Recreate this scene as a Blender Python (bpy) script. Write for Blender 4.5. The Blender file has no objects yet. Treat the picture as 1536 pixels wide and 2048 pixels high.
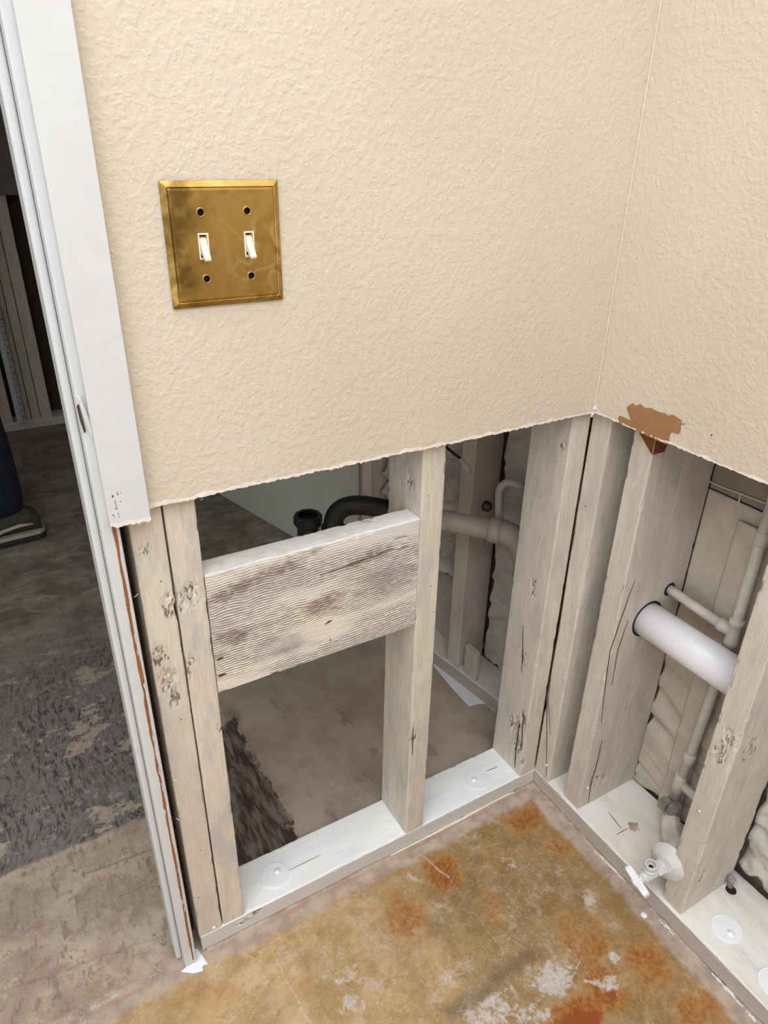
import bpy, math, random
import numpy as np
from mathutils import Matrix, Vector

# ------------------------------------------------------------------ camera
SC = bpy.context.scene
COL = SC.collection
CAM_P = np.array([-0.7904, -0.7145, 1.1692])
YAW, PITCH, ROLL, FPX = 0.5368, -0.4840, 0.0196, 1411.93


def cam_axes():
    cy, sy = math.cos(YAW), math.sin(YAW)
    f = np.array([sy * math.cos(PITCH), cy * math.cos(PITCH), math.sin(PITCH)])
    r = np.array([cy, -sy, 0.0])
    u = np.cross(r, f)
    return (r * math.cos(ROLL) + u * math.sin(ROLL), -r * math.sin(ROLL) + u * math.cos(ROLL), f)


CR, CU, CF = cam_axes()
cam = bpy.data.cameras.new('camera')
cam.sensor_fit = 'HORIZONTAL'
cam.sensor_width = 36.0
cam.lens = FPX / 1536 * 36.0
cam.clip_start = 0.02
cam_o = bpy.data.objects.new('camera', cam)
COL.objects.link(cam_o)
M = Matrix(((CR[0], CU[0], -CF[0], CAM_P[0]), (CR[1], CU[1], -CF[1], CAM_P[1]),
            (CR[2], CU[2], -CF[2], CAM_P[2]), (0, 0, 0, 1)))
cam_o.matrix_world = M
SC.camera = cam_o

# ------------------------------------------------------------------ light
world = bpy.data.worlds.new('world')
SC.world = world
world.use_nodes = True
bg = world.node_tree.nodes['Background']
bg.inputs[0].default_value = (0.80, 0.90, 1.0, 1)
bg.inputs[1].default_value = 1.0


def area(name, loc, target, sx, sy, watt, col):
    l = bpy.data.lights.new(name, 'AREA')
    l.shape = 'RECTANGLE'
    l.size, l.size_y = sx, sy
    l.energy = watt
    l.color = col
    o = bpy.data.objects.new(name, l)
    COL.objects.link(o)
    o.location = loc
    d = Vector(target) - Vector(loc)
    o.rotation_euler = d.to_track_quat('-Z', 'Y').to_euler()
    return o


# window daylight from behind; added unseen fills from left, above and in hall
area('left_fill', (-2.46, -1.50, 1.08), (0.0, -1.2, 0.75), 1.6, 1.9, 13.5, (0.85, 0.925, 1.0))  # added light through an unseen door, lifts the lower studs
area('window_daylight', (-1.15, -2.86, 1.50), (-1.15, 0.0, 1.10), 1.5, 1.25, 3.0, (0.85, 0.925, 1.0))
area('overhead_fill', (-1.05, -1.15, 2.405), (-1.05, -1.15, 0), 1.9, 2.1, 59, (0.90, 0.945, 1.0))  # added broad overhead light, evens wall and plates; no fixture
area('hall_fill', (-2.30, 1.3, 1.40), (0, 1.3, 0.6), 1.6, 1.8, 3.9, (0.95, 0.97, 1.0))  # added fill inside the hall, no window there
SC.cycles.use_adaptive_sampling = True
SC.cycles.adaptive_threshold = 0.06
SC.cycles.adaptive_min_samples = 14
SC.cycles.max_bounces = 5
SC.cycles.diffuse_bounces = 4
SC.cycles.glossy_bounces = 3
SC.cycles.caustics_reflective = False
SC.cycles.caustics_refractive = False

vs = SC.view_settings
vs.view_transform = 'Standard'
vs.look = 'None'
vs.gamma = 1.0
vs.use_curve_mapping = False
vs.exposure = 0.0
SC.display_settings.display_device = 'sRGB'

# ------------------------------------------------------------------ helpers
RNG = np.random.RandomState(7)


def at(u, v, axis, val):
    """point of the photograph (1536x2048 px) on the plane axis=val"""
    d = CF + CR * (u - 768) / FPX + CU * (1024 - v) / FPX
    k = 'xyz'.index(axis)
    return CAM_P + d * (val - CAM_P[k]) / d[k]


def lin(c):
    return tuple((x / 12.92 if x <= 0.04045 else ((x + 0.055) / 1.055) ** 2.4) for x in c)


def rgb(r, g, b):
    return lin((r / 255, g / 255, b / 255)) + (1.0,)


def hsh(i, j, k, seed):
    n = (i * 374761393 + j * 668265263 + k * 2147483647 + seed * 974634) & 0xFFFFFFFF
    n = ((n ^ (n >> 13)) * 1274126177) & 0xFFFFFFFF
    n = (n ^ (n >> 16)) & 0xFFFF
    return n / 65535.0


def vnoise(P, seed=0):
    P = np.asarray(P, float)
    F = np.floor(P).astype(np.int64)
    t = P - F
    t = t * t * (3 - 2 * t)
    out = 0
    for a in (0, 1):
        for b in (0, 1):
            for c in (0, 1):
                w = (t[:, 0] if a else 1 - t[:, 0]) * (t[:, 1] if b else 1 - t[:, 1]) * (t[:, 2] if c else 1 - t[:, 2])
                out = out + w * hsh(F[:, 0] + a, F[:, 1] + b, F[:, 2] + c, seed)
    return out


def fbm(P, seed=0, oct=3):
    s, a, tot = 0, 1.0, 0
    P = np.asarray(P, float)
    for o in range(oct):
        s = s + a * vnoise(P * (2 ** o), seed + o * 17)
        tot += a
        a *= .5
    return s / tot


def wloc(o):
    v = Vector((0, 0, 0))
    while o is not None:
        v += o.location
        o = o.parent
    return np.array(v)


def mesh(name, V, F, mat=None, parent=None, origin=None, smooth=False, attr=None):
    """one mesh object from world coordinates"""
    V = np.asarray(V, float)
    if origin is None:
        if parent is None:
            origin = np.array([(V[:, 0].min() + V[:, 0].max()) / 2, (V[:, 1].min() + V[:, 1].max()) / 2, V[:, 2].min()])
        else:
            origin = (V.min(0) + V.max(0)) / 2
    origin = np.asarray(origin, float)
    me = bpy.data.meshes.new(name)
    me.from_pydata((V - origin).tolist(), [], [list(map(int, f)) for f in F])
    if attr:
        for k, a in attr.items():
            at_ = me.attributes.new(k, 'FLOAT', 'POINT')
            at_.data.foreach_set('value', np.asarray(a, np.float32))
    if smooth:
        me.polygons.foreach_set('use_smooth', [True] * len(me.polygons))
    me.update()
    if mat:
        me.materials.append(mat)
    o = bpy.data.objects.new(name, me)
    COL.objects.link(o)
    if parent is not None:
        o.parent = parent
        o.location = origin - wloc(parent)
    else:
        o.location = origin
    return o


def tag(o, label, cat, group=None, kind=None):
    o['label'] = label
    o['category'] = cat
    if group:
        o['group'] = group
    if kind:
        o['kind'] = kind
    return o


def thing(name, loc, label, cat, group=None):
    o = bpy.data.objects.new(name, None)
    o.empty_display_size = 0.02
    COL.objects.link(o)
    o.location = loc
    return tag(o, label, cat, group)


def struct(o, label, cat):
    return tag(o, label, cat, kind='structure')


def boxm(x0, x1, y0, y1, z0, z1):
    V = [(x, y, z) for x in (x0, x1) for y in (y0, y1) for z in (z0, z1)]
    F = [(0, 1, 3, 2), (4, 6, 7, 5), (0, 4, 5, 1), (2, 3, 7, 6), (0, 2, 6, 4), (1, 5, 7, 3)]
    return V, F


def boxes(L):
    V, F = [], []
    for b in L:
        v, f = boxm(*b)
        n = len(V)
        V += v
        F += [tuple(i + n for i in q) for q in f]
    return V, F


def bevel(o, w=0.001, seg=2):
    m = o.modifiers.new('bevel', 'BEVEL')
    m.width = w
    m.segments = seg
    m.limit_method = 'ANGLE'
    return o


def lumber(b, axis, step=0.003, lstep=0.004, rc=0.002, seed=1, wob=0.0006, gouges=(), nick=0.0012, groove=None):
    """a board: rounded section swept along its length, edges nicked, gouges dented"""
    k = 'xyz'.index(axis)
    ia, ib = [i for i in range(3) if i != k]
    lo = np.array(b[0::2], float)
    hi = np.array(b[1::2], float)
    a0, a1, b0, b1 = lo[ia], hi[ia], lo[ib], hi[ib]
    pts, nrm, edge = [], [], []

    def side(p, q, n):
        L = math.hypot(q[0] - p[0], q[1] - p[1])
        m = max(1, int(L / step))
        for i in range(m):
            t = i / m
            pts.append((p[0] + (q[0] - p[0]) * t, p[1] + (q[1] - p[1]) * t))
            nrm.append(n)
            edge.append(1.0 if i == 0 else 0.0)
        pts.append(q)
        nrm.append(n)
        edge.append(1.0)

    def mid(x, y, n):
        pts.append((x, y))
        nrm.append(n)
        edge.append(1.0)
    s = 0.7071
    c = rc * (1 - s)
    side((a0 + rc, b0), (a1 - rc, b0), (0, -1))
    mid(a1 - c, b0 + c, (s, -s))
    side((a1, b0 + rc), (a1, b1 - rc), (1, 0))
    mid(a1 - c, b1 - c, (s, s))
    side((a1 - rc, b1), (a0 + rc, b1), (0, 1))
    mid(a0 + c, b1 - c, (-s, s))
    side((a0, b1 - rc), (a0, b0 + rc), (-1, 0))
    mid(a0 + c, b0 + c, (-s, -s))
    n = len(pts)
    m = max(2, int((hi[k] - lo[k]) / lstep) + 1)
    T = np.linspace(lo[k], hi[k], m)
    P = np.zeros((m, n, 3))
    N = np.zeros((m, n, 3))
    pa = np.array(pts)
    na = np.array(nrm)
    P[:, :, ia] = pa[:, 0]
    P[:, :, ib] = pa[:, 1]
    P[:, :, k] = T[:, None]
    N[:, :, ia] = na[:, 0]
    N[:, :, ib] = na[:, 1]
    P = P.reshape(-1, 3)
    N = N.reshape(-1, 3)
    E = np.tile(np.array(edge), m)
    sc = np.array([60., 60., 60.])
    sc[k] = 9.
    d = (fbm(P * sc, seed) - .5) * wob * 2
    nk = np.clip(fbm(P * 55, seed + 5) - .58, 0, 1) * 6
    d -= E * np.clip(nk, 0, 1) * nick
    mark = E * np.clip(nk, 0, 1) * .35
    for (gp, gr, gd) in gouges:
        q = P - np.asarray(gp)
        qq = q.copy()
        qq[:, k] *= 0.62
        r = np.sqrt((qq ** 2).sum(1)) / gr
        fall = np.clip(1 - r, 0, 1)
        g2 = sc * 5
        g2[k] = 90.
        nz = fbm(P * g2, seed + 31)
        d += np.where(fall > 0, (nz - .62) * gd * 3 * np.minimum(1, fall * 2.2), 0)
        mark = np.maximum(mark, np.minimum(1, fall * 1.6))
    P = P + N * d[:, None]
    F = []
    for i in range(m - 1):
        for j in range(n):
            j2 = (j + 1) % n
            F.append((i * n + j, i * n + j2, (i + 1) * n + j2, (i + 1) * n + j))
    F.append(tuple(reversed(range(n))))
    F.append(tuple((m - 1) * n + j for j in range(n)))
    # orientation: ia,ib,k right-handed?
    if (ia, ib, k) in ((0, 2, 1),):
        F = [tuple(reversed(f)) for f in F]
    return P, F, mark


def board(name, b, axis, mat, label, cat, group=None, parent=None, **kw):
    P, F, mk = lumber(b, axis, **kw)
    o = mesh(name, P, F, mat, parent, attr={'mark': mk}, smooth=False)
    if parent is None:
        tag(o, label, cat, group)
    return o


def frame_of(d):
    d = np.asarray(d, float)
    d = d / np.linalg.norm(d)
    a = np.array([0, 0, 1.0]) if abs(d[2]) < .9 else np.array([1.0, 0, 0])
    x = np.cross(d, a)
    x /= np.linalg.norm(x)
    return x, np.cross(d, x), d


def tube(pts, r, seg=20, cap=True, inner=None):
    """swept round tube through pts; r scalar or list"""
    pts = [np.asarray(p, float) for p in pts]
    m = len(pts)
    rr = [r] * m if np.isscalar(r) else list(r)
    V, F = [], []
    X = None
    for i in range(m):
        t = pts[min(i + 1, m - 1)] - pts[max(i - 1, 0)]
        t = t / np.linalg.norm(t)
        if X is None:
            X, Y, _ = frame_of(t)
        else:
            X = X - t * (X @ t)
            X = X / np.linalg.norm(X)
            Y = np.cross(t, X)
        for j in range(seg):
            a = 2 * math.pi * j / seg
            V.append(pts[i] + (X * math.cos(a) + Y * math.sin(a)) * rr[i])
    for i in range(m - 1):
        for j in range(seg):
            j2 = (j + 1) % seg
            F.append((i * seg + j, i * seg + j2, (i + 1) * seg + j2, (i + 1) * seg + j))
    if cap:
        F.append(tuple(reversed(range(seg))))
        F.append(tuple((m - 1) * seg + j for j in range(seg)))
    return V, F


def lathe(base, axis, prof, seg=28, closed=False):
    """profile [(t along axis, radius)] about an axis"""
    x, y, d = frame_of(axis)
    base = np.asarray(base, float)
    V, F = [], []
    for (t, r) in prof:
        for j in range(seg):
            a = 2 * math.pi * j / seg
            V.append(base + d * t + (x * math.cos(a) + y * math.sin(a)) * r)
    m = len(prof)
    for i in range(m - 1 + (1 if closed else 0)):
        i2 = (i + 1) % m
        for j in range(seg):
            j2 = (j + 1) % seg
            F.append((i * seg + j, i * seg + j2, i2 * seg + j2, i2 * seg + j))
    if not closed:
        F.append(tuple(reversed(range(seg))))
        F.append(tuple((m - 1) * seg + j for j in range(seg)))
    return V, F


def join(*L):
    V, F = [], []
    for v, f in L:
        n = len(V)
        V += [tuple(q) for q in v]
        F += [tuple(i + n for i in q) for q in f]
    return V, F


def arc(p0, p1, p2, n=10):
    """smooth bend: quadratic through corner p1"""
    p0, p1, p2 = map(lambda q: np.asarray(q, float), (p0, p1, p2))
    return [(1 - t) ** 2 * p0 + 2 * t * (1 - t) * p1 + t * t * p2 for t in np.linspace(0, 1, n)]


def slab_poly(poly, n, th):
    """flat polygon (3D points) given a small thickness along n"""
    P = [np.asarray(p, float) for p in poly]
    n = np.asarray(n, float)
    m = len(P)
    V = P + [p + n * th for p in P]
    F = [tuple(reversed(range(m))), tuple(range(m, 2 * m))]
    for i in range(m):
        j = (i + 1) % m
        F.append((i, j, m + j, m + i))
    return V, F


def sliver(line, n, w, th=0.0004):
    """thin tapering strip along a polyline on a surface with normal n"""
    L = [np.asarray(p, float) for p in line]
    n = np.asarray(n, float)
    A, B = [], []
    m = len(L)
    for i, p in enumerate(L):
        t = L[min(i + 1, len(L) - 1)] - L[max(i - 1, 0)]
        s = np.cross(t, n)
        s = s / np.linalg.norm(s)
        ww = w * (0.25 + 0.75 * math.sin(math.pi * (i + .5) / len(L)))
        A.append(p + s * ww / 2)
        B.append(p - s * ww / 2)
    V = A + B + [p + n * th for p in A] + [p + n * th for p in B]
    F = []
    for i in range(m - 1):
        F += [(i, i + 1, m + i + 1, m + i), (2 * m + i, 3 * m + i, 3 * m + i + 1, 2 * m + i + 1), (i, 2 * m + i, 2 * m + i + 1, i + 1), (m + i, m + i + 1, 3 * m + i + 1, 3 * m + i)]
    F += [(0, m, 3 * m, 2 * m), (m - 1, 3 * m - 1, 4 * m - 1, 2 * m - 1)]
    return V, F


def wavy(p, q, n, amp, seed, ax):
    p = np.asarray(p, float)
    q = np.asarray(q, float)
    ax = np.asarray(ax, float)
    T = np.linspace(0, 1, n)
    z = fbm(np.stack([T * 7, T * 0, T * 0 + seed], 1), seed) - .5
    return [p + (q - p) * t + ax * amp * 2 * zz for t, zz in zip(T, z)]


# ------------------------------------------------------------------ materials
class G:
    def __init__(s, name):
        s.m = bpy.data.materials.new(name)
        s.m.use_nodes = True
        s.t = s.m.node_tree
        s.b = s.t.nodes['Principled BSDF']

    def nd(s, typ, ins=None, **props):
        n = s.t.nodes.new(typ)
        for k, v in props.items():
            setattr(n, k, v)
        for k, v in (ins or {}).items():
            s.put(n.inputs[k], v)
        return n

    def put(s, sock, v):
        if isinstance(v, bpy.types.NodeSocket):
            s.t.links.new(v, sock)
        else:
            sock.default_value = v

    def obj(s):
        return s.nd('ShaderNodeTexCoord').outputs['Object']

    def pos(s):
        return s.nd('ShaderNodeNewGeometry').outputs['Position']

    def rnd(s):
        return s.nd('ShaderNodeObjectInfo').outputs['Random']

    def map(s, v, scale=(1, 1, 1), loc=(0, 0, 0), rot=(0, 0, 0)):
        return s.nd('ShaderNodeMapping', {'Vector': v, 'Scale': scale, 'Location': loc, 'Rotation': rot}).outputs[0]

    def addv(s, a, b):
        n = s.nd('ShaderNodeVectorMath', operation='ADD')
        s.put(n.inputs[0], a)
        s.put(n.inputs[1], b)
        return n.outputs[0]

    def noise(s, v, scale=5, detail=3, rough=.5, dist=0.0, col=False):
        n = s.nd('ShaderNodeTexNoise', {'Vector': v, 'Scale': scale, 'Detail': detail, 'Roughness': rough, 'Distortion': dist})
        return n.outputs[1 if col else 0]

    def voro(s, v, scale=5, feature='F1', out='Distance', rand=1.0):
        n = s.nd('ShaderNodeTexVoronoi', {'Vector': v, 'Scale': scale, 'Randomness': rand}, feature=feature)
        return n.outputs[out]

    def wave(s, v, scale=5, dist=0, detail=2, ds=1.0, typ='BANDS', dirn='X'):
        n = s.nd('ShaderNodeTexWave', {'Vector': v, 'Scale': scale, 'Distortion': dist, 'Detail': detail, 'Detail Scale': ds}, wave_type=typ)
        if typ == 'BANDS':
            n.bands_direction = dirn
        return n.outputs[1]

    def math(s, op, a, b=0.0, clamp=False):
        n = s.nd('ShaderNodeMath', operation=op, use_clamp=clamp)
        s.put(n.inputs[0], a)
        s.put(n.inputs[1], b)
        return n.outputs[0]

    def mul(s, a, b):
        return s.math('MULTIPLY', a, b)

    def add(s, a, b):
        return s.math('ADD', a, b)

    def sub(s, a, b):
        return s.math('SUBTRACT', a, b)

    def mx(s, a, b):
        return s.math('MAXIMUM', a, b)

    def ss(s, x, lo, hi, a=0.0, b=1.0):
        n = s.nd('ShaderNodeMapRange', {'Value': x, 'From Min': lo, 'From Max': hi, 'To Min': a, 'To Max': b}, interpolation_type='SMOOTHSTEP')
        return n.outputs[0]

    def mix(s, f, a, b):
        n = s.nd('ShaderNodeMix', data_type='RGBA')
        s.put(n.inputs[0], f)
        s.put(n.inputs[6], a)
        s.put(n.inputs[7], b)
        return n.outputs[2]

    def sep(s, v):
        n = s.nd('ShaderNodeSeparateXYZ', {0: v})
        return n.outputs[0], n.outputs[1], n.outputs[2]

    def attr(s, name):
        return s.nd('ShaderNodeAttribute', attribute_name=name).outputs['Fac']

    def bump(s, h, strength=.5, dist=.001, normal=None):
        ins = {'Height': h, 'Strength': strength, 'Distance': dist}
        if normal is not None:
            ins['Normal'] = normal
        return s.nd('ShaderNodeBump', ins).outputs[0]

    def blob(s, p, x, y, rx, ry=None):
        """soft round patch around a floor point: 1 in the middle, 0 at the rim"""
        ry = ry or rx
        q = s.map(p, (1 / rx, 1 / ry, 0), (-x / rx, -y / ry, 0))
        n = s.nd('ShaderNodeVectorMath', {0: q}, operation='LENGTH')
        return s.ss(n.outputs['Value'], 1.0, 0.0)

    def polar(s, p, cx, cy, rs, as_):
        X, Y, _ = s.sep(p)
        X = s.sub(X, cx)
        Y = s.sub(Y, cy)
        r = s.math('SQRT', s.add(s.mul(X, X), s.mul(Y, Y)))
        a = s.math('ARCTAN2', Y, X)
        return s.nd('ShaderNodeCombineXYZ', {0: s.mul(r, rs), 1: s.mul(a, as_), 2: 0.0}).outputs[0]

    def seg(s, p, a, b):
        """distance of a floor point from the segment a-b"""
        L = math.hypot(b[0] - a[0], b[1] - a[1])
        dx, dy = (b[0] - a[0]) / L, (b[1] - a[1]) / L
        X, Y, _ = s.sep(p)
        X = s.sub(X, a[0])
        Y = s.sub(Y, a[1])
        t = s.add(s.mul(X, dx), s.mul(Y, dy))
        n = s.math('ABSOLUTE', s.sub(s.mul(Y, dx), s.mul(X, dy)))
        o = s.mx(s.mul(t, -1.0), s.sub(t, L))
        return s.mx(n, o)

    def out(s, col=None, rough=.6, normal=None, metal=0.0, spec=None):
        if col is not None:
            s.put(s.b.inputs['Base Color'], col)
        s.put(s.b.inputs['Roughness'], rough)
        s.put(s.b.inputs['Metallic'], metal)
        if spec is not None:
            s.put(s.b.inputs['Specular IOR Level'], spec)
        if normal is not None:
            s.put(s.b.inputs['Normal'], normal)
        return s.m


def m_plain(name, c, rough=.6, bumpy=0.0, scale=300, vary=.06, metal=0.0, spec=None):
    g = G(name)
    o = g.obj()
    n = g.noise(o, scale * .15, 4)
    dark = tuple(x * (1 - vary * 2) for x in c[:3]) + (1,)
    col = g.mix(g.ss(n, .35, .65), dark, c)
    nm = g.bump(g.noise(o, scale, 3), bumpy, .001) if bumpy else None
    return g.out(col, rough, nm, metal, spec)


def m_wall():
    """sprayed orange-peel texture under cream paint"""
    g = G('cream_textured_paint')
    p = g.pos()
    w = g.addv(p, g.nd('ShaderNodeVectorMath', {0: g.noise(p, 60, 2, col=True), 'Scale': .006}, operation='SCALE').outputs[0])
    big = g.noise(w, 150, 2.5, .5, .2)
    flat = g.ss(big, .36, .70)
    fine = g.noise(p, 420, 2)
    lowf = g.noise(p, 3.0, 2)
    h = g.add(flat, g.mul(fine, .16))
    col = g.mix(g.ss(lowf, .3, .7), rgb(201, 188, 168), rgb(207, 195, 177))
    # scuff specks on the paint
    sp = g.ss(g.noise(p, 47, 5, .7), .74, .78)
    col = g.mix(g.mul(sp, .25), col, rgb(170, 150, 130))
    return g.out(col, .55, g.bump(h, .30, .0014), spec=.4)


def m_wood(name, axis, c1, c2, grey, ridge=.25, greyness=.5, crack=True, gm=.16, side=None):
    """sprayed framing lumber: thin paint over grain, grey where it is worn thin"""
    g = G(name)
    o = g.obj()
    r = g.nd('ShaderNodeVectorMath', {0: g.nd('ShaderNodeCombineXYZ', {0: g.rnd(), 1: g.rnd(), 2: g.rnd()}).outputs[0], 'Scale': 9.0}, operation='SCALE').outputs[0]
    o = g.addv(o, r)
    k = 'xyz'.index(axis)
    st = [1.0, 1.0, 1.0]
    st[k] = .07
    e = g.map(o, tuple(st))
    st2 = [1.0, 1.0, 1.0]
    st2[k] = .30
    e2 = g.map(o, tuple(st2))
    grain = g.noise(e, 420, 3, .55)
    broad = g.noise(e2, 22, 4, .6, .4)
    worn = g.noise(e2, 34, 5, .62)
    col = g.mix(g.ss(broad, .35, .65), c1, c2)
    col = g.mix(g.mul(g.ss(grain, .42, .64), gm), col, rgb(140, 122, 104))
    wornf = g.mul(g.ss(worn, .50, .70), greyness)
    col = g.mix(wornf, col, grey)
    speck = g.mul(g.ss(g.noise(o, 260, 3, .7), .60, .74), g.ss(worn, .42, .62))
    col = g.mix(g.mul(speck, .35), col, rgb(110, 95, 88))
    if crack:
        ln = g.noise(g.map(o, tuple([1.0 if i != k else .022 for i in range(3)])), 130, 2, .5)
        ck = g.ss(g.math('ABSOLUTE', g.sub(ln, .5)), .006, .0)
        ck = g.mul(ck, g.ss(g.noise(o, 14, 2), .62, .70))
        col = g.mix(g.mul(ck, .8), col, rgb(70, 52, 42))
    if side is not None:   # sides take a darker tone than the upper face
        zt = g.sep(g.obj())[2]
        sn = g.mul(g.sub(g.noise(o, 60, 3), .5), .004)
        col = g.mix(g.ss(g.add(zt, sn), .0362, .0340), col, side)
    mk = g.attr('mark')
    st3 = [1.0, 1.0, 1.0]
    st3[k] = .35
    mn = g.noise(g.map(o, tuple(st3)), 240, 4, .65)
    mf = g.mul(g.ss(mk, .12, .6), g.ss(mn, .52, .60))
    col = g.mix(g.mul(mf, .85), col, rgb(92, 74, 60))
    h = g.add(grain, g.mul(mf, -2.2))
    return g.out(col, .62, g.bump(h, ridge, .0012), spec=.3)


def m_block():
    """rough-sawn block: raised grain ridges along its length, paint worn to brown"""
    g = G('rough_sawn_worn_paint')
    o = g.obj()
    e = g.map(o, (.10, 1, 1))
    e2 = g.map(o, (.28, 1, 1))
    w = g.noise(g.map(o, (1.6, 1, 1)), 20, 2)
    X, Y, Z = g.sep(o)
    zz = g.add(Z, g.mul(g.sub(w, .5), .010))
    zz = g.add(zz, g.mul(X, -.02))
    rid = g.math('SINE', g.mul(zz, 2 * math.pi / .0038))
    rid = g.ss(rid, -.9, .8)
    brk = g.noise(g.map(o, (.35, 1, 1)), 260, 3, .6)
    amp = g.mul(g.ss(g.noise(e2, 24, 2), .34, .52), g.ss(Z, .186, .150, .25, 1.0))
    fine = g.noise(e, 300, 3)
    worn = g.noise(e2, 15, 4, .62)
    worn2 = g.noise(g.addv(e2, (3.1, 1.7, .4)), 19, 4, .62)
    flat2 = g.nd('ShaderNodeCombineXYZ', {0: X, 1: Z, 2: 0.0}).outputs[0]
    def bl(x, z, rx, rz):
        return g.blob(flat2, x, z, rx, rz)
    jit = g.mul(g.sub(g.noise(g.map(o, (.5, 1, 1)), 70, 5, .68), .5), 1.5)
    col = g.mix(g.ss(worn, .40, .62), rgb(222, 211, 196), rgb(206, 199, 194))
    grey = g.mx(g.mul(g.ss(worn2, .52, .66), .8), g.mx(bl(-.06, .042, .10, .045), g.mx(g.mul(bl(-.09, .155, .14, .05), .8), bl(.10, .10, .10, .06))))
    grey = g.ss(g.add(grey, jit), .25, 1.1)
    col = g.mix(g.mul(grey, .75), col, rgb(162, 152, 154))
    front = g.ss(Z, .187, .183)
    brown = g.mx(g.ss(g.seg(flat2, (-.16, .148), (-.01, .178)), .020, .0), g.mx(g.mul(bl(0.0, .092, .055, .030), 1.1), g.mx(g.mul(bl(.075, .146, .07, .025), .9), bl(-.13, .085, .05, .03))))
    brown = g.mul(g.mul(g.ss(g.add(brown, g.mul(jit, 1.6)), .25, 1.0), front), g.ss(g.noise(g.map(o, (.25, 1, 1)), 330, 4, .7), .36, .58, .15, 1.0))
    col = g.mix(g.mul(brown, .80), col, rgb(128, 104, 92))
    top = g.ss(Z, .1848, .1856)
    col = g.mix(g.mul(top, .55), col, rgb(226, 224, 226))
    gap = g.mul(g.sub(1.0, rid), g.mul(amp, g.ss(brk, .34, .58)))
    col = g.mix(g.mul(gap, .62), col, rgb(112, 92, 80))
    mk = g.attr('mark')
    mf = g.mul(g.ss(mk, .2, .6), g.ss(fine, .5, .56))
    col = g.mix(g.mul(mf, .7), col, rgb(100, 82, 70))
    h = g.add(g.mul(g.mul(rid, amp), .8), g.mul(brk, .5))
    return g.out(col, .6, g.bump(h, .8, .002), spec=.3)


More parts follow.
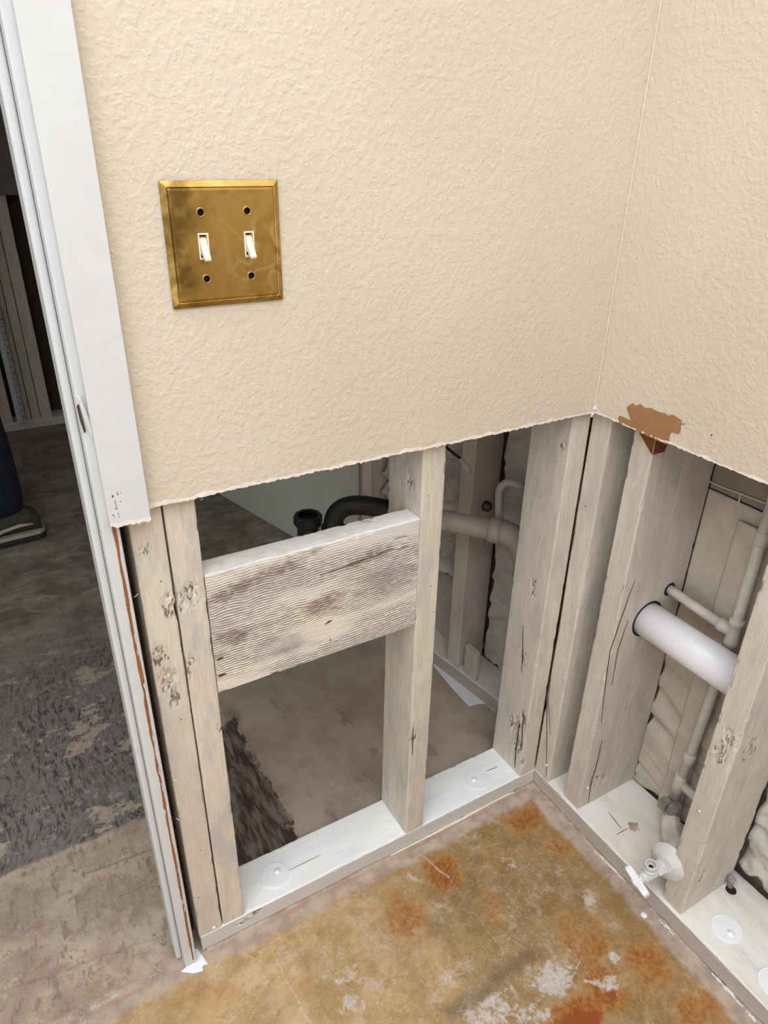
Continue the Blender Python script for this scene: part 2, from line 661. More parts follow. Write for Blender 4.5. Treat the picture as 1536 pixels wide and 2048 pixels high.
def m_floor():
    g = G('scraped_concrete_slab')
    p = g.pos()
    X, Y, Z = g.sep(p)
    n1 = g.noise(p, 9, 3, .6)
    n2 = g.noise(p, 32, 4, .62)
    n3 = g.noise(p, 120, 4, .6)
    nb = g.sub(g.noise(p, 26, 4, .6), .5)
    # ---- old glue in this room
    wp = g.addv(p, g.nd('ShaderNodeVectorMath', {0: g.noise(p, 11, 2, col=True), 'Scale': .05}, operation='SCALE').outputs[0])
    arcs = g.noise(g.polar(wp, -.32, -.50, 1, .035), 330, 4, .7)
    sw = g.noise(g.polar(wp, -.80, -.42, 1, .05), 260, 4, .7)
    sw2 = g.noise(g.polar(wp, .18, -.55, 1, .04), 300, 4, .7)
    big = g.noise(p, 5.5, 4, .6)
    c = g.mix(g.ss(n1, .36, .66), rgb(194, 163, 118), rgb(166, 136, 94))
    c = g.mix(g.mul(g.ss(big, .48, .66), .7), c, rgb(206, 186, 158))
    right = g.ss(g.add(X, g.mul(nb, .35)), -.50, -.18)
    c = g.mix(g.mul(right, .85), c, g.mix(g.ss(n2, .35, .65), rgb(150, 124, 86), rgb(124, 95, 58)))
    c = g.mix(g.mul(g.ss(n2, .50, .72), .35), c, rgb(140, 108, 66))
    c = g.mix(g.mul(g.ss(sw, .55, .68), .30), c, rgb(214, 194, 164))
    c = g.mix(g.mul(g.ss(sw2, .55, .70), .26), c, rgb(198, 172, 132))
    c = g.mix(g.mul(g.ss(arcs, .54, .66), .26), c, rgb(118, 92, 60))
    n5 = g.noise(wp, 170, 5, .78)
    n6 = g.noise(g.addv(p, (3.3, 8.1, 0)), 20, 5, .72)
    c = g.mix(g.mul(g.ss(n6, .52, .66), .50), c, rgb(198, 182, 164))
    n7 = g.noise(g.addv(p, (7.3, 1.1, 0)), 27, 5, .74)
    c = g.mix(g.mul(g.ss(n7, .52, .66), .50), c, rgb(146, 110, 64))
    c = g.mix(g.mul(g.ss(n5, .56, .68), .50), c, rgb(218, 202, 178))
    c = g.mix(g.mul(g.ss(n5, .44, .34), .40), c, rgb(104, 80, 52))
    def patches(L):
        acc = None
        for (u, v, rx, ry, k) in L:
            q = at(u, v, 'z', 0.0)
            f = g.mul(g.blob(p, q[0], q[1], rx * .00078, ry * .00095), k)
            acc = f if acc is None else g.mx(acc, f)
        return acc
    org = patches(((1051, 1640, 120, 60, 1.05), (1120, 1690, 110, 70, .75), (886, 1746, 90, 75, 1.25), (815, 1835, 90, 100, .85), (978, 1820, 70, 90, .60),
                   (1174, 1885, 120, 110, .80), (1211, 1978, 80, 70, 1.30), (1150, 2040, 150, 60, 1.30), (1290, 1930, 130, 110, .85), (1400, 2020, 150, 70, .80),
                   (727, 1838, 90, 60, .45), (430, 1990, 170, 60, .42), (600, 1990, 120, 60, .35), (1000, 1700, 120, 60, .45)))
    on_ = g.add(org, g.mul(g.sub(g.noise(p, 24, 4, .68), .5), 1.5))
    on_ = g.add(on_, g.mul(g.sub(n5, .5), .9))
    orgf = g.ss(on_, .12, .95)
    c = g.mix(g.mul(orgf, .85), c, g.mix(g.ss(n3, .35, .65), rgb(184, 138, 80), rgb(158, 110, 56)))
    org2 = g.ss(on_, .48, 1.05)
    c = g.mix(g.mul(org2, .85), c, g.mix(g.ss(n3, .35, .65), rgb(162, 98, 38), rgb(128, 72, 26)))
    c = g.mix(g.mul(g.mul(g.ss(sw2, .56, .68), orgf), .35), c, rgb(204, 168, 116))
    redf = g.ss(g.add(patches(((1165, 2050, 85, 45, 1.3), (1215, 1990, 45, 40, .8))), g.mul(g.sub(g.noise(p, 38, 4, .7), .5), 2.2)), .55, .85)
    c = g.mix(g.mul(redf, .9), c, rgb(140, 66, 26))
    wht = patches(((690, 1940, 70, 90, .62), (562, 1893, 80, 70, .62), (1107, 1956, 110, 65, 1.0), (975, 2022, 120, 60, .95), (1217, 1966, 50, 40, .8), (1229, 1914, 20, 22, 1.1),
                   (1174, 1798, 26, 26, .9), (1021, 1727, 70, 50, .60), (899, 1966, 45, 50, .72), (703, 2003, 50, 50, .72), (620, 1830, 120, 40, .52), (820, 1760, 60, 40, .5),
                   (1050, 2045, 120, 40, .8), (880, 1850, 60, 60, .42), (480, 1930, 90, 50, .5)))
    n4 = g.noise(p, 58, 4, .68)
    whtf = g.ss(g.add(wht, g.mul(g.sub(g.noise(wp, 40, 6, .80), .5), 3.2)), .46, .86)
    c = g.mix(g.mul(whtf, .82), c, g.mix(g.ss(n3, .4, .6), rgb(208, 199, 192), rgb(186, 174, 164)))
    # scrape lines
    pw = g.addv(p, g.nd('ShaderNodeVectorMath', {0: g.noise(p, 22, 3, col=True), 'Scale': .012}, operation='SCALE').outputs[0])
    pw = g.addv(pw, (-.006, -.006, 0))
    for (a, b, wd, k) in (((-.283, 0.0), (-.262, -.075), .0032, .8), ((-.262, -.075), (-.259, -.21), .0011, .5),
                          ((-.587, -.058), (-.575, -.19), .0022, .6), ((-.196, -.32), (-.150, -.30), .0013, .7),
                          ((-.235, -.215), (-.21, -.285), .001, .5), ((-.45, -.05), (-.43, -.12), .0013, .5),
                          ((-.19, -.05), (-.13, -.07), .0014, .4), ((-.175, -.33), (-.14, -.36), .0035, .9)):
        f = g.ss(g.seg(pw, a, b), wd, wd * .35)
        c = g.mix(g.mul(g.mul(f, k), g.ss(n5, .38, .56)), c, rgb(204, 190, 174))
    # a dark scuff between the glue fields
    f = g.mul(g.ss(g.seg(pw, tuple(at(905, 2025, 'z', 0)[:2]), tuple(at(1060, 1912, 'z', 0)[:2])), .020, .0), .5)
    c = g.mix(f, c, rgb(96, 80, 62))
    f = g.mul(g.mul(g.blob(p, at(911, 1813, 'z', 0)[0], at(911, 1813, 'z', 0)[1], .11, .08), g.ss(n2, .35, .6)), .55)
    c = g.mix(f, c, rgb(112, 92, 66))
    # bare margin where wall board and base stood
    dw = g.math('MINIMUM', g.mul(Y, -1.0), g.mul(X, -1.0))
    edge = g.ss(g.add(dw, g.mul(nb, .034)), .026, .012)
    mar = g.mix(g.ss(n2, .35, .65), rgb(186, 167, 150), rgb(162, 142, 126))
    pink = g.mul(g.ss(g.math('ABSOLUTE', g.sub(Y, .004)), .006, .0), g.ss(n1, .42, .6))
    mar = g.mix(g.mul(pink, .5), mar, rgb(168, 118, 106))
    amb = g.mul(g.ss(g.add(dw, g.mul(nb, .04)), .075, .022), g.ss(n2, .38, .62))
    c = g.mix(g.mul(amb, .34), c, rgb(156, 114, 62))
    c = g.mix(edge, c, mar)
    # ---- doorway strip: tan slab, mottled
    dt = g.mix(g.ss(n1, .35, .65), rgb(186, 168, 149), rgb(158, 140, 122))
    dt = g.mix(g.mul(g.ss(n6, .50, .64), .6), dt, rgb(196, 176, 154))
    dt = g.mix(g.mul(g.ss(n7, .52, .64), .5), dt, rgb(134, 114, 94))
    dt = g.mix(g.mul(g.ss(n5, .45, .34), .35), dt, rgb(96, 84, 74))
    rr = g.noise(g.map(p, (1, .35, 1)), 60, 5, .68)
    dt = g.mix(g.mul(g.ss(rr, .55, .63), .75), dt, rgb(136, 120, 104))
    dt = g.mix(g.mul(g.ss(n4, .60, .66), .6), dt, rgb(110, 98, 88))
    dt = g.mix(g.mul(g.ss(n2, .60, .72), .6), dt, rgb(150, 112, 76))
    for (a_, b_, wd, k) in (((168, 1748), (318, 1694), .004, .45), ((240, 1790), (345, 1745), .003, .35), ((0, 1985), (330, 1870), .003, .25)):
        f = g.ss(g.seg(pw, tuple(at(a_[0], a_[1], 'z', 0)[:2]), tuple(at(b_[0], b_[1], 'z', 0)[:2])), wd, wd * .2)
        dt = g.mix(g.mul(f, k), dt, rgb(120, 98, 78))
    for (u, v) in ((165, 2028), (250, 1960), (310, 1945)):
        q = at(u, v, 'z', 0)
        f = g.mul(g.blob(p, q[0], q[1], .024, .024), g.ss(g.noise(p, 230, 4, .7), .48, .58))
        c = g.mix(g.mul(f, .8), c, rgb(128, 116, 110))
    isd = g.ss(g.add(Y, g.mul(nb, .012)), .018, .026)
    fy = g.ss(Y, .33, .50)
    Xs = g.sub(X, g.mul(fy, g.add(.11, g.mul(nb, .15))))
    leftx = g.ss(Xs, -.665, -.69)
    c = g.mix(g.mul(isd, leftx), c, dt)
    # ---- dark glue with trowel ridges in the hall
    hw = g.addv(p, g.nd('ShaderNodeVectorMath', {0: g.noise(p, 6, 2, col=True), 'Scale': .10}, operation='SCALE').outputs[0])
    rd = g.noise(g.map(hw, (1, .20, 1), rot=(0, 0, -.15)), 150, 5, .68)
    rm = g.ss(g.noise(g.addv(p, (1.3, 2.9, 0)), 7, 3, .6), .36, .56)
    basec = g.mix(g.ss(g.noise(g.addv(p, (9.3, 2.1, 0)), 5, 4, .6), .38, .62), rgb(132, 122, 120), rgb(124, 120, 115))
    dk = g.mix(g.mul(g.ss(rd, .46, .60), g.add(g.mul(rm, .6), .35)), basec, rgb(74, 66, 68))
    dk = g.mix(g.mul(g.ss(g.noise(hw, 85, 5, .7), .56, .66), .7), dk, rgb(164, 152, 148))
    pt = g.ss(g.add(g.noise(g.map(p, (1, 1.4, 1)), 8.5, 5, .62), g.mul(g.sub(n4, .5), .22)), .575, .60)
    dk = g.mix(g.mul(pt, .85), dk, g.mix(g.ss(g.noise(p, 80, 4, .6), .3, .7), rgb(192, 174, 148), rgb(164, 148, 134)))
    pt2 = g.ss(g.noise(g.addv(p, (4.2, 7.7, 0)), 27, 5, .66), .60, .64)
    dk = g.mix(g.mul(pt2, .55), dk, rgb(186, 170, 156))
    far = g.ss(g.add(Y, g.mul(nb, .5)), .70, 1.15)
    sm = g.mix(g.ss(n1, .35, .65), rgb(152, 140, 128), rgb(118, 107, 98))
    sm = g.mix(g.mul(g.ss(g.noise(g.map(hw, (.35, 1, 1), rot=(0, 0, .5)), 30, 5, .66), .54, .66), .5), sm, rgb(182, 170, 158))
    sm = g.mix(g.mul(g.ss(n2, .52, .68), .5), sm, rgb(92, 84, 78))
    dk = g.mix(far, dk, sm)
    ish = g.mul(g.ss(g.add(Y, g.mul(nb, .03)), .312, .322), leftx)
    c = g.mix(ish, c, dk)
    # ---- the room behind the wall: smooth taupe slab, dark glue strip along the hall
    tp = g.mix(g.ss(n1, .34, .66), rgb(186, 169, 153), rgb(164, 146, 132))
    tp = g.mix(g.mul(g.ss(g.noise(g.map(p, (1, .5, 1)), 18, 5, .65), .56, .66), .45), tp, rgb(120, 102, 88))
    tl = g.ss(g.math('ABSOLUTE', g.sub(g.noise(p, 7, 3, .5, 1.5), .5)), .007, .0)
    tp = g.mix(g.mul(tl, .35), tp, rgb(196, 182, 168))
    tp = g.mix(g.ss(g.add(Y, g.mul(nb, .5)), .60, 1.1), tp, sm)
    bk = g.mul(g.ss(Y, .095, .105), g.ss(Xs, -.69, -.665))
    c = g.mix(bk, c, tp)
    nst = g.sub(g.noise(p, 20, 5, .7), .5)
    dstrip = g.mul(g.ss(g.add(X, g.mul(nst, .09)), -.460, -.466), g.ss(g.add(Y, g.mul(nst, .12)), .49, .475))
    rd2 = g.noise(g.map(p, (1, .16, 1), rot=(0, 0, -.1)), 80, 4, .6)
    ds = g.mix(g.ss(rd2, .40, .62), rgb(70, 58, 52), rgb(136, 120, 110))
    ds = g.mix(g.mul(pt2, .6), ds, rgb(140, 122, 104))
    c = g.mix(g.mul(bk, dstrip), c, ds)
    # white overspray along the sole plates
    ov = g.ss(g.add(dw, g.mul(g.sub(n4, .5), .022)), -.006, -.012)
    inroom = g.ss(Y, .02, .012)
    c = g.mix(g.mul(g.mul(ov, inroom), g.mul(g.ss(n4, .52, .60), .6)), c, rgb(214, 208, 204))
    # relief
    h = g.add(g.mul(n3, .35), g.mul(sw, .25))
    h = g.add(h, g.mul(rd, g.mul(g.ss(Y, .31, .33), g.ss(X, -.665, -.69, 0.0, 2.2))))
    h = g.add(h, g.mul(rd2, g.mul(g.ss(Y, .10, .12), g.mul(g.ss(X, -.455, -.465, 0.0, 5.0), g.ss(Y, .49, .47)))))
    rough = g.mix(g.ss(n2, .3, .7), (.42, .42, .42, 1), (.62, .62, .62, 1))
    return g.out(c, rough, g.bump(h, .38, .0016), spec=.35)


def m_brass():
    g = G('tarnished_brass')
    o = g.obj()
    w = g.addv(o, g.nd('ShaderNodeVectorMath', {0: g.noise(o, 28, 2, col=True), 'Scale': .03}, operation='SCALE').outputs[0])
    n = g.noise(w, 34, 3, .5, 1.6)
    X, Y, Z = g.sep(o)
    lf = g.ss(g.add(X, g.mul(g.sub(n, .5), .07)), -.008, -.044)
    c = g.mix(g.ss(n, .36, .66), rgb(188, 154, 88), rgb(166, 130, 66))
    st = g.ss(g.math('ABSOLUTE', g.sub(g.noise(w, 17, 1, .4, 1.4), .5)), .040, .0)
    c = g.mix(g.mul(g.mul(st, g.ss(X, -.02, .02)), .55), c, rgb(206, 182, 120))
    c = g.mix(g.mul(g.mul(lf, g.ss(g.noise(o, 48, 3), .34, .62)), .8), c, rgb(104, 80, 40))
    pit = g.ss(g.noise(o, 240, 4, .7), .70, .74)
    c = g.mix(g.mul(pit, .6), c, rgb(74, 44, 22))
    r = g.ss(n, .3, .7, .34, .52)
    return g.out(c, r, g.bump(g.noise(w, 45, 2), .10, .0008), 1.0)


MAT = {}
MAT['wall'] = m_wall()
MAT['gyp'] = m_plain('torn_gypsum', rgb(232, 222, 212), .9, .6, 500)
MAT['white'] = m_plain('white_trim_paint', rgb(206, 206, 206), .42, .05, 220, .012)
MAT['ceil'] = m_plain('white_ceiling', rgb(226, 222, 214), .9, .2, 150)
MAT['room'] = m_plain('pale_room_paint', rgb(226, 221, 213), .7, .3, 150)
MAT['hallpaint'] = m_plain('grey_hall_paint', rgb(118, 112, 110), .8, .3, 150)
MAT['studz'] = m_wood('painted_stud_wood', 'z', rgb(216, 205, 187), rgb(203, 192, 177), rgb(182, 175, 176), greyness=.8)
MAT['studd'] = m_wood('painted_taupe_stud_wood', 'z', rgb(212, 200, 186), rgb(200, 188, 175), rgb(182, 173, 171), greyness=.7)
MAT['platex'] = m_wood('white_sprayed_plate_wood', 'x', rgb(240, 240, 239), rgb(234, 233, 231), rgb(222, 222, 226), .10, .5, crack=False, gm=.03, side=rgb(204, 198, 191))
MAT['platey'] = m_wood('pale_sprayed_plate_wood', 'y', rgb(230, 226, 218), rgb(224, 215, 203), rgb(204, 201, 204), .15, .7, gm=.06, side=rgb(182, 172, 164))
MAT['block'] = m_block()
MAT['floor'] = m_floor()
MAT['brass'] = m_brass()
MAT['dark'] = m_plain('dark_hole', rgb(38, 22, 18), .8)  # dark colour in place of the shade inside holes
MAT['crack'] = m_plain('dark_crack', rgb(74, 58, 48), .9)
MAT['bare'] = m_plain('bare_brown_wood', rgb(152, 94, 52), .75, .5, 300, .12)
MAT['gapwood'] = m_plain('gap_dark_wood', rgb(70, 46, 34), .8, .5, 300, .15)  # darkened to stand in for shade in the jamb gap
MAT['ivory'] = m_plain('ivory_plastic', rgb(232, 216, 190), .35, .0, 100, .02)
MAT['kraft'] = m_plain('brown_gypsum_paper', rgb(156, 114, 76), .8, .25, 350, .05)
MAT['stain'] = m_plain('orange_bare_wood', rgb(122, 66, 28), .7, .4, 250, .1)
MAT['pvc'] = m_plain('white_pvc', rgb(232, 230, 234), .32, .0, 100, .01)
MAT['armpipe'] = m_plain('shaded_sprayed_pipe', rgb(178, 166, 152), .55, .2, 260, .05)  # same primer spray, darkened in place of the far bay's shade
MAT['primerpipe'] = m_plain('primer_sprayed_pipe', rgb(206, 199, 188), .5, .25, 260, .06)
MAT['abs'] = m_plain('black_abs_plastic', rgb(30, 29, 30), .45, .1, 300, .1)
MAT['paper'] = m_plain('sprayed_building_paper', rgb(192, 181, 166), .75, .2, 200, .06)
MAT['paperw'] = m_plain('crumpled_insulation_paper', rgb(196, 190, 178), .8, .25, 250, .08)
MAT['sheath'] = m_plain('taupe_sheathing', rgb(140, 126, 114), .85, .3, 200, .06)
MAT['steel'] = m_plain('sprayed_steel', rgb(236, 237, 240), .4, .05, 200, .02)
MAT['wire'] = m_plain('sprayed_wire', rgb(206, 194, 178), .6)
MAT['chrome'] = m_plain('sprayed_valve_metal', rgb(204, 202, 198), .38, .15, 300, .04)
MAT['putty'] = m_plain('grey_fitting', rgb(150, 144, 138), .7, .8, 260, .14)
MAT['tape'] = m_plain('white_paper', rgb(238, 240, 244), .8, .1, 200, .01)
MAT['green'] = m_plain('pale_green_board', rgb(196, 197, 184), .7, .1, 60, .02)
MAT['denim'] = m_plain('dark_denim', rgb(20, 27, 48), .9, .6, 500, .2)
MAT['shirt'] = m_plain('grey_cotton', rgb(92, 94, 98), .9, .4, 400, .1)
MAT['skin'] = m_plain('skin', rgb(196, 150, 122), .5)
MAT['hair'] = m_plain('brown_hair', rgb(58, 42, 32), .7, .6, 400, .2)
MAT['shoe'] = m_plain('olive_shoe_fabric', rgb(66, 62, 52), .85, .5, 400, .1)
MAT['sole'] = m_plain('dark_rubber', rgb(40, 40, 38), .8)
MAT['stripe'] = m_plain('pale_shoe_trim', rgb(178, 172, 150), .7)
MAT['glass'] = m_plain('window_frame_white', rgb(235, 235, 235), .4)

D = 0.0127           # wall board thickness
YB = D + 0.089       # back of the 2x4 wall
CUT = 0.8125         # height the wall board was cut at
H = 2.44

# ------------------------------------------------------------------ structure
V, F = boxm(-2.4, 0.24, -2.8, 2.95, -0.10, 0.0)
floor = struct(mesh('floor', V, F, MAT['floor'], origin=(0, 0, 0)), 'bare concrete floor with brown glue stains and scraped dark patches', 'floor')
V, F = boxm(-2.4, 0.24, -2.8, 2.95, H, H + .05)
struct(mesh('ceiling', V, F, MAT['ceil']), 'white ceiling above the room', 'ceiling')


def jag_board(name, p0, p1, n, z0, z1, zt, jag, seed, mat, step=.002):
    """wall board from p0 to p1 (plan), outer face normal n, ragged bottom"""
    p0 = np.array(p0)
    p1 = np.array(p1)
    L = np.linalg.norm(p1 - p0)
    m = int(L / step)
    T = np.linspace(0, 1, m)
    S = T * L
    zb = z0 + (z1 - z0) * T + (fbm(np.stack([S * 140, S * 0, S * 0], 1), seed, 4) - .5) * jag * 2 + (vnoise(np.stack([S * 14, S * 0 + 3, S * 0], 1), seed) - .5) * .0014
    V, F = [], []
    n = np.array(n)
    for t, z in zip(T, zb):
        q = p0 + (p1 - p0) * t
        b = q - n * D
        V += [(q[0], q[1], z), (q[0], q[1], zt), (b[0], b[1], zt), (b[0], b[1], z)]
    for i in range(m - 1):
        a, b = 4 * i, 4 * i + 4
        F += [(a, a + 1, b + 1, b), (a + 1, a + 2, b + 2, b + 1), (a + 2, a + 3, b + 3, b + 2), (a + 3, a, b, b + 3)]
    F += [(0, 3, 2, 1), tuple(4 * (m - 1) + i for i in (0, 1, 2, 3))]
    return mesh(name, V, F, mat), zb, T


def fringe(name, p0, p1, n, zb, T, wlo, whi, seed, parent, mat, off=.0007):
    """torn white edge of the board"""
    p0 = np.array(p0)
    p1 = np.array(p1)
    L = np.linalg.norm(p1 - p0)
    n = np.array(n)
    V, F = [], []
    S = T * L
    lo = zb - wlo * fbm(np.stack([S * 330, S * 0, S * 0], 1), seed, 3)
    hi = zb + whi * (fbm(np.stack([S * 60, S * 0 + 5, S * 0], 1), seed + 3, 3) ** 2) * 2
    pr = off * (.5 + fbm(np.stack([S * 200, S * 0 + 9, S * 0], 1), seed + 5, 2))
    for t, a, b, o in zip(T, lo, hi, pr):
        q = p0 + (p1 - p0) * t
        f = q + n * o
        k = q - n * .003
        V += [(f[0], f[1], a), (f[0], f[1], b), (k[0], k[1], b), (k[0], k[1], a)]
    m = len(T)
    for i in range(m - 1):
        a, b = 4 * i, 4 * i + 4
        F += [(a, a + 1, b + 1, b), (a + 1, a + 2, b + 2, b + 1), (a + 2, a + 3, b + 3, b + 2), (a + 3, a, b, b + 3)]
    F += [(0, 3, 2, 1), tuple(4 * (m - 1) + i for i in (0, 1, 2, 3))]
    return mesh(name, V, F, mat, parent)


wall_a, zbA, TA = jag_board('wall_back', (-.7000, 0, ), (0, 0), (0, -1), CUT, CUT, H, .0010, 3, MAT['wall'])
struct(wall_a, 'cream textured wall with a brass switch plate, cut off ragged above bare studs', 'wall')
fringe('gypsum_edge', (-.7000, 0), (0, 0), (0, -1), zbA, TA, .0030, .0030, 11, wall_a, MAT['gyp'])
# wall above the door and on its other side
V, F = boxes([(-1.56, -.7005, 0, D, 2.07, H), (-2.4, -1.56, 0, D, CUT, H)])
mesh('header_board', V, F, MAT['wall'], wall_a)
wall_b, zbB, TB = jag_board('wall_right', (0, -.0005), (0, -2.8), (-1, 0), CUT, CUT - .004, H, .0010, 9, MAT['wall'])
struct(wall_b, 'cream textured wall at right with a torn brown patch at its cut edge', 'wall')
fringe('gypsum_edge', (0, -.0005), (0, -2.8), (-1, 0), zbB, TB, .0025, .002, 21, wall_b, MAT['gyp'])
# crumbled corner bead
V, F = [], []
rr = random.Random(5)
parts = []
for i in range(9):
    c = np.array([-rr.uniform(0, .006), -rr.uniform(.0005, .004), CUT + rr.uniform(-.006, .010)])
    prof = [(-.0022, .0004), (-.001, .0019), (.0008, .0022), (.0022, .0006)]
    parts.append(lathe(c, (rr.uniform(-1, 1), rr.uniform(-1, 1), rr.uniform(-1, 1) + .2), prof, 6))
V, F = join(*parts)
mesh('gypsum_crumb', V, F, MAT['gyp'], wall_a)
# taped corner bead line
V, F = tube(wavy((-.0012, -.0012, CUT), (-.0012, -.0012, H), 40, .0006, 4, (1, 0, 0)), .0018, 6)
mesh('corner_bead', V, F, MAT['wall'], wall_a)

# back face boards of the same wall (the room behind), header framing
V, F = boxes([(-.690, 0.03, YB, YB + D, .835, H), (-1.56, -.690, YB, YB + D, 2.07, H), (-2.4, -1.56, YB, YB + D, .835, H)])
struct(mesh('wall_back_rear', V, F, MAT['room']), 'rear board of the switch wall facing the dim room', 'wall')
# exterior sheathing behind the right wall cavities
V, F = boxm(.190, .215, -2.8, 2.8, 0.0, H)
struct(mesh('wall_exterior', V, F, MAT['sheath']), 'taupe sheathing closing the open stud bays at right', 'wall')
# rest of the room, behind the photographer, with its window
W0, W1, Z0, Z1 = -1.95, -.35, .85, 2.15
V, F = boxes([(-2.4, W0, -2.82, -2.8, 0, H), (W1, 0.215, -2.82, -2.8, 0, H), (W0, W1, -2.82, -2.8, 0, Z0), (W0, W1, -2.82, -2.8, Z1, H)])
struct(mesh('wall_front', V, F, MAT['room']), 'cream wall with the window behind the photographer', 'wall')
win = bpy.data.objects.new('window_1', None)
COL.objects.link(win)
win.location = ((W0 + W1) / 2, -2.81, Z0)
struct(win, 'white framed window behind the photographer', 'window')
V, F = boxes([(W0, W1, -2.83, -2.79, Z0, Z0 + .04), (W0, W1, -2.83, -2.79, Z1 - .04, Z1), (W0, W0 + .04, -2.83, -2.79, Z0 + .04, Z1 - .04), (W1 - .04, W1, -2.83, -2.79, Z0 + .04, Z1 - .04)])
mesh('window_frame', V, F, MAT['glass'], win)
V, F = boxes([(-2.42, -2.4, -2.8, -2.32, 0, H), (-2.42, -2.4, -.68, 2.95, 0, H), (-2.42, -2.4, -2.32, -.68, 2.06, H)])
struct(mesh('wall_left', V, F, MAT['room']), 'plain wall far to the left, outside the picture', 'wall')
gd = bpy.data.objects.new('added_door', None)  # unseen glass door, added so light reaches the lower studs
COL.objects.link(gd)
gd.location = (-2.41, -1.5, 0)
struct(gd, 'white framed glass door added unseen at far left to let in light', 'door')
V, F = boxes([(-2.43, -2.39, -2.32, -2.27, 0.001, 2.06), (-2.43, -2.39, -.73, -.68, 0.001, 2.06), (-2.43, -2.39, -1.525, -1.475, 0.001, 2.01), (-2.43, -2.39, -2.27, -.73, 2.01, 2.06), (-2.43, -2.39, -2.27, -.73, 0.001, .05)])
mesh('door_frame', V, F, MAT['glass'], gd)
# wall over the bays of the room behind: board above the cut
V, F = boxm(-.012, .005, .115, .80, .90, H)
struct(mesh('wall_right_rear', V, F, MAT['room']), 'cut board on the right wall of the dim room', 'wall')

# ------------------------------------------------------------------ door trim
jamb = bpy.data.objects.new('door_1', None)
COL.objects.link(jamb)
jamb.location = (-.704, .057, 0)
struct(jamb, 'white door jamb with a chipped edge beside the switch wall', 'door jamb')


def tbox(name, b, mat, parent, w=.0015, seg=2):
    V, F = boxm(*b)
    o = mesh(name, V, F, mat, parent)
    return bevel(o, w, seg)


JX0, JX1 = -.7150, -.6960
tbox('jamb_board', (JX0, JX1, 0.0, .114, .004, 2.06), MAT['white'], jamb, .002, 3)
tbox('door_stop', (-.7240, JX0 - .0002, .016, .050, .006, 2.05), MAT['white'], jamb, .003, 3)
tbox('jamb_head', (-1.56, JX0, 0.0, .114, 2.04, 2.06), MAT['white'], jamb)
tbox('jamb_board', (-1.56, -1.54, 0.0, .114, .004, 2.04), MAT['white'], jamb)
# bare line left on the jamb edge where the casing below was pulled off
A, B = [], []
zz = np.linspace(.012, .800, 260)
nn = fbm(np.stack([zz * 30, zz * 0, zz * 0], 1), 4, 4)
n2 = fbm(np.stack([zz * 22, zz * 0 + 4, zz * 0], 1), 8, 4)
cx = -.7015 + (zz * -.0008) + (n2 - .5) * .0022
wd = np.clip(.0032 + (nn - .5) * .0060, .0010, .006)
wd[zz < .33] = np.clip(wd[zz < .33], .0022, .0034)
for z, c_, w_ in zip(zz, cx, wd):
    A.append((c_ - w_ / 2, -.0004, z))
    B.append((c_ + w_ / 2, -.0004, z))
V = A + B
m = len(A)
F = [(i, m + i, m + i + 1, i + 1) for i in range(m - 1)]
V = [tuple(v) for v in V] + [(v[0], .0006, v[2]) for v in V]
F += [(f[3] + 2 * m, f[2] + 2 * m, f[1] + 2 * m, f[0] + 2 * m) for f in list(F)]
strip = mesh('bare_wood_strip', V, F, MAT['bare'], jamb)
strip['label'] = 'brown bare wood line'
# lifted paint flakes along that line
parts = []
rr = random.Random(12)
for i in range(26):
    z = rr.uniform(.1, .79)
    x = -.7025 + rr.choice((-1, 1)) * rr.uniform(.001, .0026)
    l = rr.uniform(.006, .022)
    parts.append(sliver([(x, -.0006, z), (x + rr.uniform(-.001, .001), -.0012, z + l / 2), (x, -.0006, z + l)], (0, -1, 0), rr.uniform(.0008, .0018), .0005))
V, F = join(*parts)
mesh('paint_flake', V, F, MAT['white'], jamb)
# chipped hole in the jamb edge
ch = at(160, 850, 'y', -.0005)
poly = [at(u, v, 'y', -.0002) for u, v in ((153, 812), (157, 808), (166, 840), (172, 862), (168, 866), (160, 842))]
V, F = slab_poly([p for p in poly], (0, -1, 0), .0005)
mesh('chip_hollow', V, F, MAT['crack'], jamb)
poly = [at(u, v, 'y', -.0010) for u, v in ((153, 792), (160, 790), (178, 838), (188, 872), (183, 878), (168, 838))]
V, F = slab_poly(poly, (0, -1, 0), .0025)
bevel(mesh('splinter', V, F, MAT['white'], jamb), .0008)

# casing, sawn off above the floor
casing = bpy.data.objects.new('trim_1', None)
COL.objects.link(casing)
casing.location = (-.6855, -.006, CUT)
struct(casing, 'flat white door casing sawn off level with the cut wall', 'casing')
xs = np.linspace(-.7062, -.6643, 40)
zb = .8055 - (xs + .7062) * .06 + (fbm(np.stack([xs * 400, xs * 0, xs * 0], 1), 2, 4) - .5) * .0045
V, F = [], []
for x, z in zip(xs, zb):
    V += [(x, -.0112, z), (x, -.0112, 2.10), (x, -.0004, 2.10), (x, -.0004, z)]
for i in range(len(xs) - 1):
    a, b = 4 * i, 4 * i + 4
    F += [(a, a + 1, b + 1, b), (a + 1, a + 2, b + 2, b + 1), (a + 2, a + 3, b + 3, b + 2), (a + 3, a, b, b + 3)]
F += [(0, 3, 2, 1), tuple(4 * (len(xs) - 1) + i for i in (0, 1, 2, 3))]
bevel(mesh('casing_board', V, F, MAT['white'], casing), .001)
A = [np.array((x, -.0117, z - .0012 - .0012 * rr.random())) for x, z in zip(xs, zb)]
B = [np.array((x, -.0117, z + .0012 + .002 * rr.random())) for x, z in zip(xs, zb)]
V, F = slab_poly(A + B[::-1], (0, 1, 0), .004)
mesh('frayed_edge', V, F, MAT['gyp'], casing)
